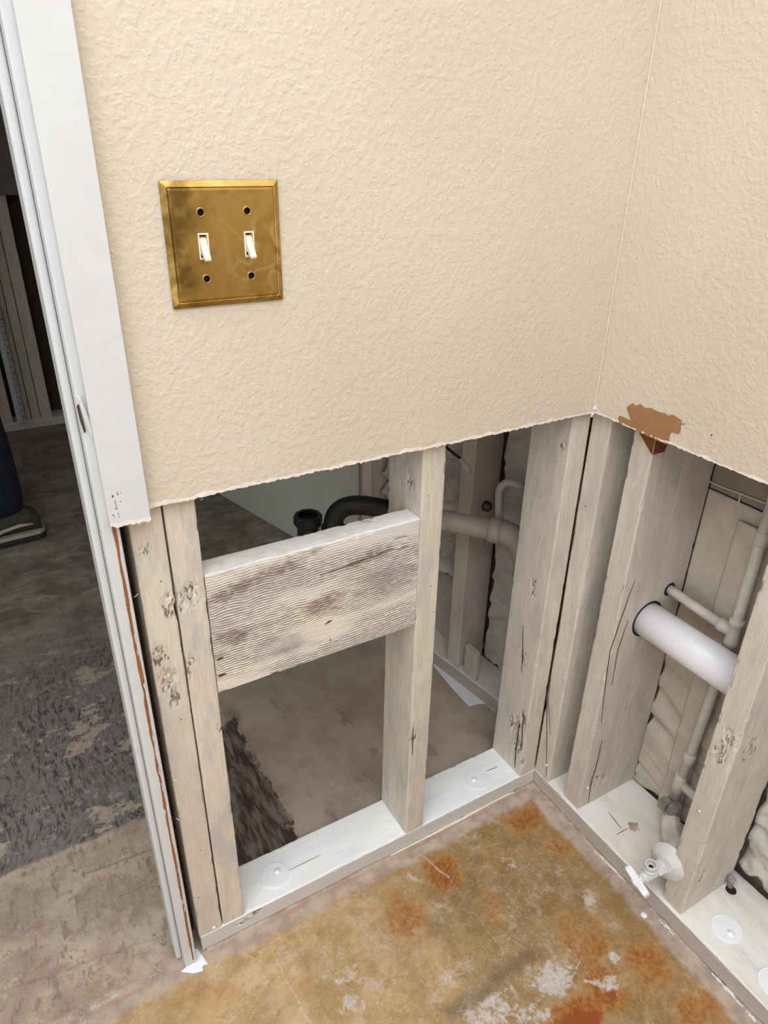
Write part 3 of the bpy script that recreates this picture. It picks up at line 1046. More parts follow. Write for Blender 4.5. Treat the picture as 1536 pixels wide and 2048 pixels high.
# smudges on the casing end
parts = []
for i in range(16):
    u, v = rr.uniform(222, 245), rr.uniform(985, 1038)
    p = at(u, v, 'y', -.0114)
    parts.append(sliver([p, p + np.array((rr.uniform(-.001, .001), 0, rr.uniform(.001, .003)))], (0, -1, 0), .0006, .0002))
V, F = join(*parts)
mesh('scuff', V, F, MAT['crack'], casing)
# casing on the hall side closes the gap
V, F = boxm(-.7090, -.640, .1150, .126, .004, 2.1)
struct(bevel(mesh('trim_2', V, F, MAT['white']), .001), 'white casing on the hall side of the jamb', 'casing')

# ------------------------------------------------------------------ framing of the switch wall
Z1P = 0.038
g1 = [(at(346, 1213, 'y', D), .016, .0026), (at(358, 1200, 'y', D), .014, .0022), (at(338, 1362, 'y', D), .016, .0026), (at(350, 1400, 'y', D), .010, .002),
      (at(292, 1105, 'y', D), .010, .0010), (at(322, 1315, 'y', D), .014, .0006)]
g2 = [(at(384, 1190, 'y', D), .014, .0022), (at(358, 1208, 'y', D), .012, .0022), (at(368, 1348, 'y', D), .012, .0022), (at(440, 1455, 'y', D), .008, .002), (at(378, 1320, 'y', D), .010, .001)]
G_ST = 'studs of the switch wall'
s1 = board('wall_stud', (-.6850, -.6472, D, YB, Z1P + .0005, 2.05), 'z', MAT['studz'], 'painted stud standing right beside the door jamb, gouged at its inner edge', 'stud', G_ST, seed=1, gouges=g1)
s2 = board('wall_stud', (-.6450, -.6088, D + .001, YB, Z1P + .0005, H - .01), 'z', MAT['studz'], 'painted stud doubled against the door stud, touching the short block', 'stud', G_ST, seed=2, gouges=g2)
s3 = board('wall_stud', (-.2976, -.2596, D, YB, Z1P + .0005, H - .01), 'z', MAT['studz'], 'painted stud in mid wall at the right end of the short block', 'stud', G_ST, seed=3,
           gouges=[(at(826, 1480, 'y', D), .010, .0022), (at(820, 960, 'x', -.2976), .012, .002), (at(822, 1030, 'x', -.2976), .010, .002)])
s4 = board('wall_stud', (-.0267, .0113, D, YB, Z1P + .0005, H - .01), 'z', MAT['studd'], 'taupe corner stud of the switch wall with a deep split near its foot', 'stud', G_ST, seed=4,
           gouges=[(at(1030, 1450, 'x', -.0267), .020, .0034), (at(1042, 1440, 'x', -.0267), .016, .0030), (at(1035, 1490, 'x', -.0267), .016, .003), (at(1044, 1525, 'x', -.0267), .012, .003),
                   (at(1047, 1315, 'x', -.0267), .013, .0022), (at(1066, 1175, 'x', -.0267), .015, .0016), (at(1126, 890, 'x', -.0267), .008, .001)])
pA = board('sole_plate', (-.6830, .0118, D, YB, .0012, Z1P), 'x', MAT['platex'], 'white sprayed sole plate under the switch wall studs', 'sole plate', seed=5,
           gouges=[(at(508, 1828, 'y', D), .012, .0016), (at(480, 1845, 'y', D), .010, .0014)])
blk = board('blocking', (-.6082, -.2982, D + .0005, D + .0375, .5128, .6990), 'x', MAT['block'], 'short rough-sawn block nailed between two studs under the switch', 'wood block', seed=6, step=.0025, lstep=.003, rc=.0022, wob=.0005, nick=.0020,
            gouges=[(at(800, 1088, 'y', D), .016, .0008), (at(735, 1040, 'z', .699), .010, .0020)])


def nails(parent, pts, n, r, name='nail_head', mat='steel'):
    for p in pts:
        V, F = lathe(np.asarray(p) - np.asarray(n) * .001, n, [(0, r * .9), (.0014, r), (.0022, r * .8), (.0026, r * .3)], 12)
        mesh(name, V, F, MAT[mat], parent, smooth=True)


nails(s1, [at(428, 1855, 'y', D)], (0, -1, 0), .0030)
# nail holes and hairline cracks
def dots(parent, L, axis, val, n, r=.0011):
    for (u, v) in L:
        p = at(u, v, axis, val)
        V, F = lathe(p - np.asarray(n) * .0006, n, [(0, r), (.0008, r * .9)], 8)
        mesh('nail_hole', V, F, MAT['crack'], parent)


dots(s1, [(322, 1163), (363, 1439), (400, 1682), (402, 1700), (397, 1795)], 'y', D, (0, -1, 0))
dots(s3, [(857, 992), (862, 1172), (866, 1224)], 'y', D, (0, -1, 0), .0010)
dots(blk, [(657, 1243), (661, 1280)], 'y', D, (0, -1, 0), .0012)


def crack(parent, px, axis, val, n, w=.0011, amp=.0006, seed=1):
    L = []
    for a, b in zip(px[:-1], px[1:]):
        L += wavy(at(a[0], a[1], axis, val), at(b[0], b[1], axis, val), 14, amp, seed, np.cross(n, (0, 0, 1)))[:-1]
        seed += 1
    L.append(at(px[-1][0], px[-1][1], axis, val))
    n = np.asarray(n, float)
    V, F = sliver([p + n * .0003 for p in L], n, w, .0007)
    return mesh('crack', V, F, MAT['crack'], parent)


crack(blk, [(640, 1150), (720, 1122), (782, 1098)], 'y', D, (0, -1, 0), .0009)
crack(blk, [(434, 1320), (446, 1314)], 'y', D, (0, -1, 0), .0022)
crack(blk, [(436, 1352), (452, 1347)], 'y', D, (0, -1, 0), .0030)
crack(blk, [(650, 1248), (664, 1240)], 'y', D, (0, -1, 0), .0016)
crack(s4, [(1040, 1440), (1032, 1500), (1030, 1535)], 'x', -.0267, (-1, 0, 0), .003)
crack(s4, [(1048, 1420), (1043, 1500)], 'x', -.0267, (-1, 0, 0), .0022, seed=5)
crack(s4, [(1047, 1250), (1046, 1300), (1044, 1345)], 'x', -.0267, (-1, 0, 0), .0016, seed=7)
crack(s3, [(827, 1455), (825, 1510)], 'x', -.2978, (-1, 0, 0), .0022, seed=9)
crack(pA, [(578, 1741), (640, 1711)], 'z', Z1P, (0, 0, 1), .0006, .0003)
crack(pA, [(972, 1543), (995, 1534)], 'z', Z1P, (0, 0, 1), .0008, .0003)
# splintered white fibres at the door gap
parts = []
for (u, v, du, dv) in ((268, 1195, 9, -8), (352, 1636, 8, 6), (346, 1560, 9, 2), (402, 1000, 4, -3)):
    p = at(u, v, 'y', D - .001)
    q = at(u + du, v + dv, 'y', D - .004)
    V, F = tube([p, (p + q) / 2 + np.array((0, -.001, .0006)), q], [.0005, .0005, .0002], 5)
    mesh('splinter', V, F, MAT['gyp'], s1)
# shims added to keep the gap between jamb and stud dark
V, F = boxes([(-.6955, -.6854, .055, .095, .0, 2.0)])
tag(mesh('added_shim', V, F, MAT['gapwood']), 'dark packing added to blacken the gap between jamb and stud', 'shim')

# ------------------------------------------------------------------ framing of the right wall
PX0, PX1 = D, .172
pB = board('sole_plate', (PX0, PX1, -1.6, D - .0006 + .089, .0012, Z1P), 'y', MAT['platey'], 'pale sprayed sole plate along the right wall under the valve', 'sole plate', seed=7, step=.004, lstep=.006)
pB_cut = None
GB = 'studs of the right wall'
t1 = board('wall_stud', (.0132, .150, -.0262, D - .0004, Z1P + .0005, H - .01), 'z', MAT['studd'], 'taupe stud at the corner on the right wall, split at its foot', 'stud', GB, seed=8)
t2 = board('wall_stud', (.0190, .1735, -.1040, -.0650, Z1P + .0005, H - .01), 'z', MAT['studd'], 'taupe stud with a bored hole that the fat white pipe passes into', 'stud', GB, seed=9, wob=.0005,
           gouges=[(at(1190, 1562, 'y', -.104), .014, .003), (at(1207, 1556, 'y', -.104), .010, .003)])
t3 = board('wall_stud', (.0190, .150, -.3440, -.3050, Z1P + .0005, H - .01), 'z', MAT['studd'], 'taupe stud right of the valve with chewed bark-like edges', 'stud', GB, seed=10, wob=.0008, nick=.003,
           gouges=[(at(1455, 1475, 'x', .019), .013, .0026), (at(1438, 1508, 'x', .019), .014, .003), (at(1405, 1750, 'y', -.344), .012, .002), (at(1445, 1795, 'y', -.344), .014, .003),
                   (at(1500, 1500, 'y', -.344), .022, .001)])
nails(t1, [at(1093, 1530, 'x', .0132)], (-1, 0, 0), .0030)
nails(t2, [at(1176, 1575, 'y', -.104)], (0, -1, 0), .0030)
nails(t3, [at(1399, 1622, 'x', .019)], (-1, 0, 0), .002)
crack(t1, [(1150, 1050), (1118, 1260), (1094, 1390), (1094, 1470), (1093, 1552)], 'x', .0132, (-1, 0, 0), .0016, .0003, 3)
crack(t1, [(1112, 1250), (1097, 1400), (1101, 1470)], 'x', .0132, (-1, 0, 0), .0009, .0003, 6)
crack(t1, [(1180, 840), (1158, 1000), (1140, 1120)], 'x', .0132, (-1, 0, 0), .0012, .0004, 8)
crack(t2, [(1269, 1161), (1258, 1190), (1220, 1300), (1212, 1356), (1202, 1445)], 'y', -.104, (0, -1, 0), .0015, .0005, 4)
crack(t2, [(1256, 1240), (1235, 1300), (1223, 1370)], 'y', -.104, (0, -1, 0), .0011, .0004, 14)
crack(t2, [(1204, 1480), (1190, 1540), (1182, 1562), (1176, 1605)], 'y', -.104, (0, -1, 0), .0018, .0008, 24)
crack(pB, [(1217, 1625), (1243, 1658)], 'z', Z1P, (0, 0, 1), .0010, .0002)
crack(pB, [(1232, 1670), (1256, 1657)], 'z', Z1P, (0, 0, 1), .0010, .0002)
dots(t1, [(1171, 1013)], 'x', .0132, (-1, 0, 0), .0013)
# stain on the stud under the torn wall board patch
poly = [np.array(q) for q in ((.0195, -.1043, .777), (.044, -.1043, .777), (.048, -.1043, .792), (.046, -.1043, .83), (.0195, -.1043, .83))]
V, F = slab_poly(poly, (0, -1, 0), .0004)
o = mesh('bare_patch', V, F, MAT['stain'], t2)
o['label'] = 'unpainted orange brown wood'
poly = [np.array(q) for q in ((.0188, -.1035, .777), (.0188, -.072, .803), (.0188, -.072, .83), (.0188, -.1035, .83))]
V, F = slab_poly(poly, (-1, 0, 0), .0004)
mesh('bare_patch', V, F, MAT['stain'], t2)
# torn brown patch on the wall board
px = [(1240, 846), (1236, 836), (1240, 831), (1262, 841), (1253, 815), (1265, 806), (1272, 811), (1281, 808), (1290, 816), (1302, 816), (1309, 820), (1318, 824),
      (1330, 826), (1336, 831), (1346, 829), (1356, 836), (1364, 841), (1362, 847), (1373, 847), (1362, 850), (1361, 862), (1357, 868), (1343, 864), (1338, 876), (1340, 885), (1332, 890)]
poly = [at(u, v, 'x', -.0004) for u, v in px]
zmin = CUT - .0036
poly[0][2] = zmin + .002
poly[-1][2] = zmin
V, F = slab_poly(poly, (-1, 0, 0), .0003)
tp = mesh('torn_patch', V, F, MAT['kraft'], wall_b)
tp['label'] = 'torn brown paper patch'
dots(wall_b, [(1423, 870)], 'x', -.0004, (-1, 0, 0), .0012)


# wide round anchor washers on the plates
def washer(u, v, label, dn, tilt=0.0, r=.0245):
    p = at(u, v, 'z', Z1P)
    t = thing('plate_washer', (p[0], p[1], Z1P + .0003), label, 'washer', 'round washers on the sole plates')
    V, F = lathe(p + np.array((0, 0, .0003)), (0, 0, 1), [(0, r * .97), (.0004, r), (.0016, r), (.0021, r * .97), (.0021, .004)], 40)
    mesh('washer_disc', V, F, MAT['steel'], t)
    q = p + np.array((dn[0], dn[1], .0020))
    V, F = lathe(q, (0, 0, 1), [(0, .0062), (.0008, .0060), (.0012, .0042), (.0030, .0040), (.0040, .0024)], 10)
    mesh('nail_head', V, F, MAT['steel'], t, smooth=True)
    return t


washer(550, 1751, 'round steel washer on the plate beside the doubled studs', (.006, .004))
washer(956, 1560, 'round painted washer on the plate near the corner stud', (-.008, .003))
washer(1453, 1858, 'round white washer on the right wall plate below the valve stud', (-.002, -.009))
washer(1549, 1968, 'white washer cut by the right edge of the picture', (.004, .004))

# ------------------------------------------------------------------ switch plate
SX, SZ = -.5533, 1.0764
sp = thing('switch_plate', (SX, 0, SZ), 'square brass double switch plate with two ivory toggles', 'switch plate')


def rect(hw, hh, r, y, n=5):
    L = []
    for (sx, sz, a0) in ((1, 1, 0), (-1, 1, 90), (-1, -1, 180), (1, -1, 270)):
        for i in range(n):
            a = math.radians(a0 + 90 * i / (n - 1))
            L.append((SX + sx * (hw - r) + r * math.cos(a), y, SZ + sz * (hh - r) + r * math.sin(a)))
    return L


HW, HH = .0578, .0572
rings = [rect(HW, HH, .0012, -.0004), rect(HW, HH, .0012, -.0022), rect(HW - .0052, HH - .0052, .001, -.0052), rect(HW - .0060, HH - .0060, .001, -.0046), rect(HW - .0072, HH - .0072, .001, -.0060), rect(HW - .0082, HH - .0082, .001, -.0062)]
V, F = [], []
n = len(rings[0])
for R_ in rings:
    V += R_
for i in range(len(rings) - 1):
    for j in range(n):
        j2 = (j + 1) % n
        F.append((i * n + j, i * n + j2, (i + 1) * n + j2, (i + 1) * n + j))
F = [tuple(reversed(f)) for f in F]
mesh('plate_rim', V, F, MAT['brass'], sp, origin=(SX, 0, SZ))


def holed_face(outer, holes, depth, to3):
    cu = bpy.data.curves.new('tmp', 'CURVE')
    cu.dimensions = '2D'
    cu.fill_mode = 'BOTH'
    cu.extrude = depth / 2
    for L in [outer] + holes:
        s = cu.splines.new('POLY')
        s.points.add(len(L) - 1)
        for p, q in zip(s.points, L):
            p.co = (q[0], q[1], 0, 1)
        s.use_cyclic_u = True
    ob = bpy.data.objects.new('tmp', cu)
    me = ob.to_mesh()
    V = [to3(v.co) for v in me.vertices]
    F = [tuple(p.vertices) for p in me.polygons]
    ob.to_mesh_clear()
    bpy.data.objects.remove(ob)
    bpy.data.curves.remove(cu)
    return V, F


def circ(x, y, r, n=24):
    return [(x + r * math.cos(2 * math.pi * i / n), y + r * math.sin(2 * math.pi * i / n)) for i in range(n)]


ow, oh = HW - .0082, HH - .0082
holes = []
for sx in (-.023, .023):
    for sz in (-.0302, .0302):
        holes.append(circ(sx, sz, .0031))
    holes.append([(sx - .0054, -.0122), (sx + .0054, -.0122), (sx + .0054, .0122), (sx - .0054, .0122)])
V, F = holed_face([(-ow, -oh), (ow, -oh), (ow, oh), (-ow, oh)], holes, .0012, lambda c: (SX + c[0], -.0056 + c[2], SZ + c[1]))
mesh('plate_face', V, F, MAT['brass'], sp, origin=(SX, 0, SZ))
for sx in (-.023, .023):
    for sz in (-.0302, .0302):
        V, F = lathe((SX + sx, -.0064, SZ + sz), (0, 1, 0), [(.0003, .0044), (-.0002, .0041), (-.0003, .0034), (.0004, .0031)], 24)
        F = F[:-2]
        mesh('hole_rim', V, F, MAT['brass'], sp, smooth=True)
        V, F = lathe((SX + sx, -.0012, SZ + sz), (0, -1, 0), [(0, .0030), (.0008, .0030), (.0012, .0016)], 16)
        mesh('screw_hole', V, F, MAT['dark'], sp)
    # toggle
    tg = bpy.data.objects.new('toggle_switch', None)
    COL.objects.link(tg)
    tg.parent = sp
    tg.location = (sx, 0, 0)
    cxs = SX + sx
    V, F = boxes([(cxs - .0052, cxs - .0038, -.0072, -.0010, SZ - .0120, SZ + .0120), (cxs + .0038, cxs + .0052, -.0072, -.0010, SZ - .0120, SZ + .0120),
                  (cxs - .0038, cxs + .0038, -.0072, -.0010, SZ + .0104, SZ + .0120), (cxs - .0038, cxs + .0038, -.0072, -.0010, SZ - .0120, SZ - .0104)])
    mesh('toggle_frame', V, F, MAT['ivory'], tg)
    V, F = boxm(cxs - .0037, cxs + .0037, -.0016, -.0010, SZ - .0103, SZ + .0103)
    mesh('toggle_recess', V, F, MAT['dark'], tg)
    # lever pointing down and out
    y0, z0 = -.0030, SZ + .0050
    prof = [(-.0030, .0088), (-.0062, .0068), (-.0085, .0010), (-.0165, -.0085), (-.0178, -.0100), (-.0172, -.0122), (-.0150, -.0130), (-.0075, -.0068), (-.0030, -.0075)]
    V, F = [], []
    for s, k in ((-1, 0), (1, 1)):
        for (y, z) in prof:
            w = .0034 if y > -.009 else .0030
            V.append((cxs + s * w, y, SZ + z))
    m = len(prof)
    F = [tuple(range(m)), tuple(reversed(range(m, 2 * m)))]
    for i in range(m):
        j = (i + 1) % m
        F.append((j, i, m + i, m + j))
    bevel(mesh('lever', V, F, MAT['ivory'], tg), .0007, 2)
# dark sheet in place of the shade behind the plate openings
V, F = boxm(SX - .045, SX + .045, -.0009, -.0003, SZ - .040, SZ + .040)
mesh('dark_backing', V, F, MAT['dark'], sp)

# ------------------------------------------------------------------ pipes in the right wall
# fat white drain through the studs
t = thing('drain_pipe', (.094, -.2, .43), 'fat white drain pipe running between two right wall studs', 'pipe')
V, F = tube([(.094, -.070, .462), (.094, -.3045, .462)], .0302, 40)
mesh('pipe', V, F, MAT['pvc'], t, smooth=True)
V, F = lathe((.094, -.1046, .462), (0, 1, 0), [(0, .0345), (.0003, .0345)], 40)
mesh('bored_hole', V, F, MAT['dark'], t2)
# copper riser
X_, Y_ = .142, -.2125
t = thing('water_pipe', (X_, Y_, .1), 'thin sprayed water riser behind the fat drain pipe', 'pipe')
YT = -.2265
V, F = tube([(X_, Y_, .105), (X_, -.220, .3), (X_, YT, .497), (X_, YT + .002, .81)], .0085, 20)
mesh('riser', V, F, MAT['primerpipe'], t, smooth=True)
zt = .497
V, F = lathe((X_, YT, zt - .026), (0, 0, 1), [(0, .0090), (.001, .0112), (.010, .0114), (.0125, .0100), (.040, .0100), (.042, .0114), (.051, .0112), (.052, .0090)], 20)
V2, F2 = lathe((X_, YT, zt), (0, 1, 0), [(0, .0095), (.016, .0100), (.018, .0112), (.026, .0110), (.027, .009)], 20)
V, F = join((V, F), (V2, F2))
mesh('tee_fitting', V, F, MAT['primerpipe'], t, smooth=True)
V, F = tube([(X_, YT + .02, zt), (X_ - .006, -.0900, zt + .012)], .0082, 20)
mesh('branch_pipe', V, F, MAT['primerpipe'], t, smooth=True)
V, F = lathe((X_ - .006, -.1047, zt + .011), (0, 1, 0), [(0, .0125), (.0004, .0125)], 24)
mesh('bored_hole', V, F, MAT['dark'], t2)
for z, yy in ((.655, YT + .001), (.205, -.2165)):
    V, F = lathe((X_, yy, z), (0, 0, 1), [(0, .0088), (.001, .0104), (.022, .0106), (.023, .0088)], 20)
    mesh('coupling', V, F, MAT['primerpipe'], t, smooth=True)
zl = .150
V, F = lathe((X_, Y_, zl - .02), (0, 0, 1), [(0, .0088), (.001, .0108), (.04, .0108), (.041, .0088)], 20)
mesh('tee_fitting', V, F, MAT['primerpipe'], t, smooth=True)
V, F = tube([(X_, Y_ - .004, zl), (X_, -.3040, zl - .006)], .0080, 20)
mesh('branch_pipe', V, F, MAT['primerpipe'], t, smooth=True)
# fitting with ears at the foot of the riser
V, F = lathe((X_ - .004, Y_ - .002, .070), (0, 0, 1), [(0, .010), (.006, .0145), (.018, .0170), (.026, .0175), (.034, .0150), (.038, .0110)], 14)
V2, F2 = boxes([(X_ - .030, X_ - .014, Y_ - .004, Y_ + .012, .092, .112)])
V, F = join((V, F), (V2, F2))
P = np.array(V)
P += (np.stack([fbm(P * 160, 3), fbm(P * 160, 4), fbm(P * 160, 5)], 1) - .5) * .006
mesh('elbow_fitting', P, F, MAT['putty'], t)
# putty around it, down to the valve stub
rr = np.random.RandomState(3)
V, F = tube([(.140, -.215, .078), (.122, -.232, .066), (.100, -.255, .070), (.070, -.282, .094), (.034, -.290, .116)], [.014, .020, .020, .017, .011], 22)
P = np.array(V)
P += (np.stack([fbm(P * 70, 3), fbm(P * 70, 4), fbm(P * 70, 5)], 1) - .5) * .018
mesh('stub_sleeve', P, F, MAT['gyp'], t, smooth=True)

VB = np.array((.0185, -.3000, .1230))
VA = np.array((-.056, .013, -.031))
VA = VA / np.linalg.norm(VA)
v_ = thing('stop_valve', (.0, -.295, .08), 'pale angle stop valve with flat oval handle at the right wall plate', 'valve')


def vlathe(t, prof, seg=28):
    return lathe(VB + VA * t, VA, prof, seg)


DA = np.array((-.84, -.12, .20))
V, F = lathe(VB + np.array((-.004, 0, -.001)) - DA * .006, DA, [(0, .0285), (.0015, .0312), (.0040, .0308), (.0075, .0265), (.012, .0180), (.016, .0120)], 44)
P = np.array(V)
P += (np.stack([fbm(P * 90, 3), fbm(P * 90, 4), fbm(P * 90, 5)], 1) - .5) * .0009
mesh('escutcheon', P, F, MAT['chrome'], v_, smooth=False)
V, F = join(vlathe(.008, [(0, .0095), (.008, .0095)], 20), vlathe(.014, [(0, .0118), (.001, .0128), (.013, .0128), (.014, .0118)], 6),
            vlathe(.027, [(0, .0088), (.002, .0104), (.024, .0104), (.026, .0082), (.032, .0082)], 22))
bevel(mesh('valve_body', V, F, MAT['chrome'], v_), .0007)
OB = VB + VA * .038
OD = np.array((-.10, .02, 1.0))
V, F = lathe(OB, OD, [(.004, .0085), (.009, .0088), (.010, .0112), (.0125, .0114), (.0135, .0094), (.0185, .0094), (.0195, .0106), (.0235, .0106), (.0242, .0098), (.0242, .0072), (.017, .0070), (.017, .004), (.014, .0038)], 26)
mesh('outlet', V, F, MAT['chrome'], v_)
V, F = lathe(OB, OD, [(.0172, .0036), (.0175, .0001)], 14)
mesh('outlet_bore', V, F, MAT['dark'], v_)
# flat bow-tie handle lying along the wall
HB = VB + VA * .060
hs = np.array((0, 1.0, 0))
hs = hs - VA * (hs @ VA)
hs = hs / np.linalg.norm(hs)
hu = np.cross(hs, VA)
if hu[2] < 0:
    hu = -hu
prof = [(-.003, .94), (-.0018, 1.0), (.0070, 1.0), (.0085, .93)]
K = 40
V, F = [], []
for (tt, sc_) in prof:
    for jj in range(K):
        a = 2 * math.pi * jj / K
        ca, sa = math.cos(a), math.sin(a)
        ly = .0265 * math.copysign(abs(ca) ** .55, ca) * sc_
        half = .0078 + .0030 * (abs(ly) / .0265) ** 2
        lz = half * math.copysign(abs(sa) ** .45, sa) * sc_
        V.append(HB + VA * tt + hs * ly + hu * lz)
for i in range(len(prof) - 1):
    for jj in range(K):
        j2 = (jj + 1) % K
        F.append((i * K + jj, i * K + j2, (i + 1) * K + j2, (i + 1) * K + jj))
F += [tuple(reversed(range(K))), tuple((len(prof) - 1) * K + jj for jj in range(K))]
V2, F2 = vlathe(.052, [(0, .0070), (.010, .0078), (.0165, .0085), (.0185, .0070), (.0195, .002)], 22)
V, F = join((V, F), (V2, F2))
mesh('handle', V, F, MAT['pvc'], v_)
# torn rust-coloured smear on the plate beside the valve
p = at(1268, 1655, 'z', Z1P)
rr = np.random.RandomState(8)
L = []
for j in range(26):
    a = 2 * math.pi * j / 26
    r = .0055 + .0065 * rr.rand() + (.004 if 3 < j < 9 else 0)
    L.append((p[0] + r * math.cos(a), p[1] + r * math.sin(a), Z1P + .0004))
V, F = slab_poly(L, (0, 0, 1), .0010)
o = mesh('caulk_residue', V, F, m_plain('rusty_caulk', rgb(196, 172, 160), .9, .9, 200, .2), pB)
# nail stub with a hollow by the third stud
p = at(1462, 1780, 'z', Z1P)
V, F = lathe((p[0], p[1], Z1P + .0001), (0, 0, 1), [(0, .009), (.0006, .0088)], 16)
mesh('bored_hole', V, F, MAT['dark'], pB)
V, F = tube([(p[0] + .004, p[1] + .006, Z1P), (p[0] + .002, p[1] + .006, Z1P + .016), (p[0], p[1] + .004, Z1P + .024)], [.005, .005, .0065], 12)
P = np.array(V)
P += (np.stack([fbm(P * 200, 3), fbm(P * 200, 4), fbm(P * 200, 5)], 1) - .5) * .004
tag(mesh('bolt_stub', P, F, MAT['putty']), 'grey caked bolt stub at the foot of the rightmost stud', 'bolt')


# ------------------------------------------------------------------ building paper in the bays
def sheet(name, p0, p1, z0, z1, nrm, amp, fr, seed, mat, th=.0008, nx=60, nz=110, ragged=0.0, parent=None, fold=None):
    p0 = np.array(p0 + (0,), float)
    p1 = np.array(p1 + (0,), float)
    n = np.array(nrm + (0,), float)
    V = []
    U, W_ = np.meshgrid(np.linspace(0, 1, nx), np.linspace(0, 1, nz))
    U, W_ = U.ravel(), W_.ravel()
    q = p0 + (p1 - p0) * U[:, None]
    top = z1 + (vnoise(np.stack([U * 14, U * 0, U * 0], 1), seed) - .5) * ragged
    bot = z0 + (vnoise(np.stack([U * 16, U * 0 + 7, U * 0], 1), seed) - .5) * ragged
    q[:, 2] = bot + (top - bot) * W_
    S = np.stack([q @ (p1 - p0) / np.linalg.norm(p1 - p0), q[:, 2], q[:, 2] * 0], 1)
    S2 = np.stack([S[:, 0] * fr[0] + S[:, 1] * fr[2], S[:, 1] * fr[1] + S[:, 0] * fr[2], S[:, 2]], 1)
    hgt = 1 - np.abs(2 * fbm(S2, seed, 3) - 1) * 1.6
    w = np.ones(len(U)) if fold is None else np.clip((fold - q[:, 2]) / .18, .12, 1)
    q = q + n * ((hgt - .5) * amp * w)[:, None]
    B = q - n * th
    V = np.concatenate([q, B])
    m = nx * nz
    F = []
    for i in range(nz - 1):
        for j in range(nx - 1):
            a = i * nx + j
            F.append((a, a + 1, a + nx + 1, a + nx))
            F.append((m + a, m + a + nx, m + a + nx + 1, m + a + 1))
    bd = [j for j in range(nx)] + [i * nx + nx - 1 for i in range(1, nz)] + [(nz - 1) * nx + j for j in range(nx - 2, -1, -1)] + [i * nx for i in range(nz - 2, 0, -1)]
    for a, b in zip(bd, bd[1:] + bd[:1]):
        F.append((a, m + a, m + b, b))
    return mesh(name, V, F, mat, parent, smooth=True)


tag(sheet('building_paper', (.1745, -.1043), (.1745, -.300), .041, .688, (-1, 0), .013, (9, 34, 11), 4, MAT['paper'], fold=.42),
    'wrinkled painted building paper in the bay behind the fat pipe', 'building paper', 'building paper in the right wall bays')
tag(sheet('paper_flap', (.1665, -.1690), (.1665, -.215), .045, .664, (-1, 0), .003, (9, 20, 4), 6, MAT['paper'], nx=16, fold=.5),
    'narrow upright flap of painted paper behind the water riser', 'building paper', 'building paper in the right wall bays')
tag(sheet('building_paper', (.166, -.3450), (.166, -.80), .055, .78, (-1, 0), .030, (20, 17, 3), 9, MAT['paperw'], ragged=.06),
    'torn crumpled paper in the bay at the right picture edge', 'building paper', 'building paper in the right wall bays')
V, F = boxm(.176, .1895, -.344, -.1045, .690, .80)
tag(mesh('backer_strip', V, F, MAT['sheath']), 'taupe backer strip above the paper with wires across', 'backer board')
# stucco line wire across the top of the bay
t = thing('line_wire', (.175, -.15, .70), 'thin horizontal wire with short ties above the paper', 'wire')
pp = [at(u, v, 'x', .1745) for u, v in ((1392, 951), (1440, 972), (1490, 991), (1545, 1012))]
V, F = tube(pp, .0014, 8)
mesh('long_wire', V, F, MAT['wire'], t)
for (a, b) in (((1418, 963), (1412, 988)), ((1481, 988), (1475, 1016)), ((1536, 1009), (1522, 1034))):
    V, F = tube([at(a[0], a[1], 'x', .1745), at(b[0], b[1], 'x', .1745)], .0013, 8)
    mesh('tie_wire', V, F, MAT['wire'], t)

# ------------------------------------------------------------------ the room behind the switch wall
def xf(y):
    return .072 - .15 * (y - .22)


def slanted(name, y0, y1, d0, d1, z0, z1, mat):
    V = []
    for y in (y0, y1):
        for d in (d0, d1):
            for z in (z0, z1):
                V.append((xf(y) + d, y + d * .15, z))
    F = [(0, 1, 3, 2), (4, 6, 7, 5), (0, 4, 5, 1), (2, 3, 7, 6), (0, 2, 6, 4), (1, 5, 7, 3)]
    o = mesh(name, V, F, mat)
    return bevel(o, .002)


tag(slanted('sole_plate', .105, .80, 0, .085, .001, .038, MAT['platey']), 'pale sole plate of the far bays beyond the switch wall', 'sole plate')
tag(slanted('wall_stud', .345, .383, .004, .088, .0385, 1.2, MAT['studd']), 'dim stud standing behind the grey drain arm', 'stud')
tag(slanted('wall_stud', .690, .728, .004, .088, .0385, 1.2, MAT['studd']), 'dim far stud beside the pale green board', 'stud')
tag(slanted('wall_stud', .125, .163, .050, .100, .0385, 1.2, MAT['studd']), 'dim stud half hidden behind the corner stud', 'stud')
tag(sheet('insulation_paper', (xf(.39) + .050, .39), (xf(.69) + .050, .69), .235, .62, (-1, -.15), .040, (16, 20, 6), 14, MAT['paperw'], ragged=.03),
    'crumpled white insulation paper in the far bay', 'insulation')
tag(sheet('insulation_paper', (xf(.17) + .082, .17), (xf(.34) + .082, .34), .045, .78, (-1, -.15), .016, (9, 22, 8), 17, MAT['paperw'], ragged=.03),
    'pale paper in the dark bay right of the dim stud', 'insulation')
V, F = boxm(.100, .118, .385, .70, .039, .225)
tag(mesh('backing_panel', V, F, MAT['paper']), 'smooth grey panel low in the far bay under the crumpled paper', 'panel')
V, F = boxm(.105, .118, .40, .86, .63, 1.2)
tag(mesh('backing_panel', V, F, MAT['sheath']), 'shadowed board high in the far bay', 'panel')
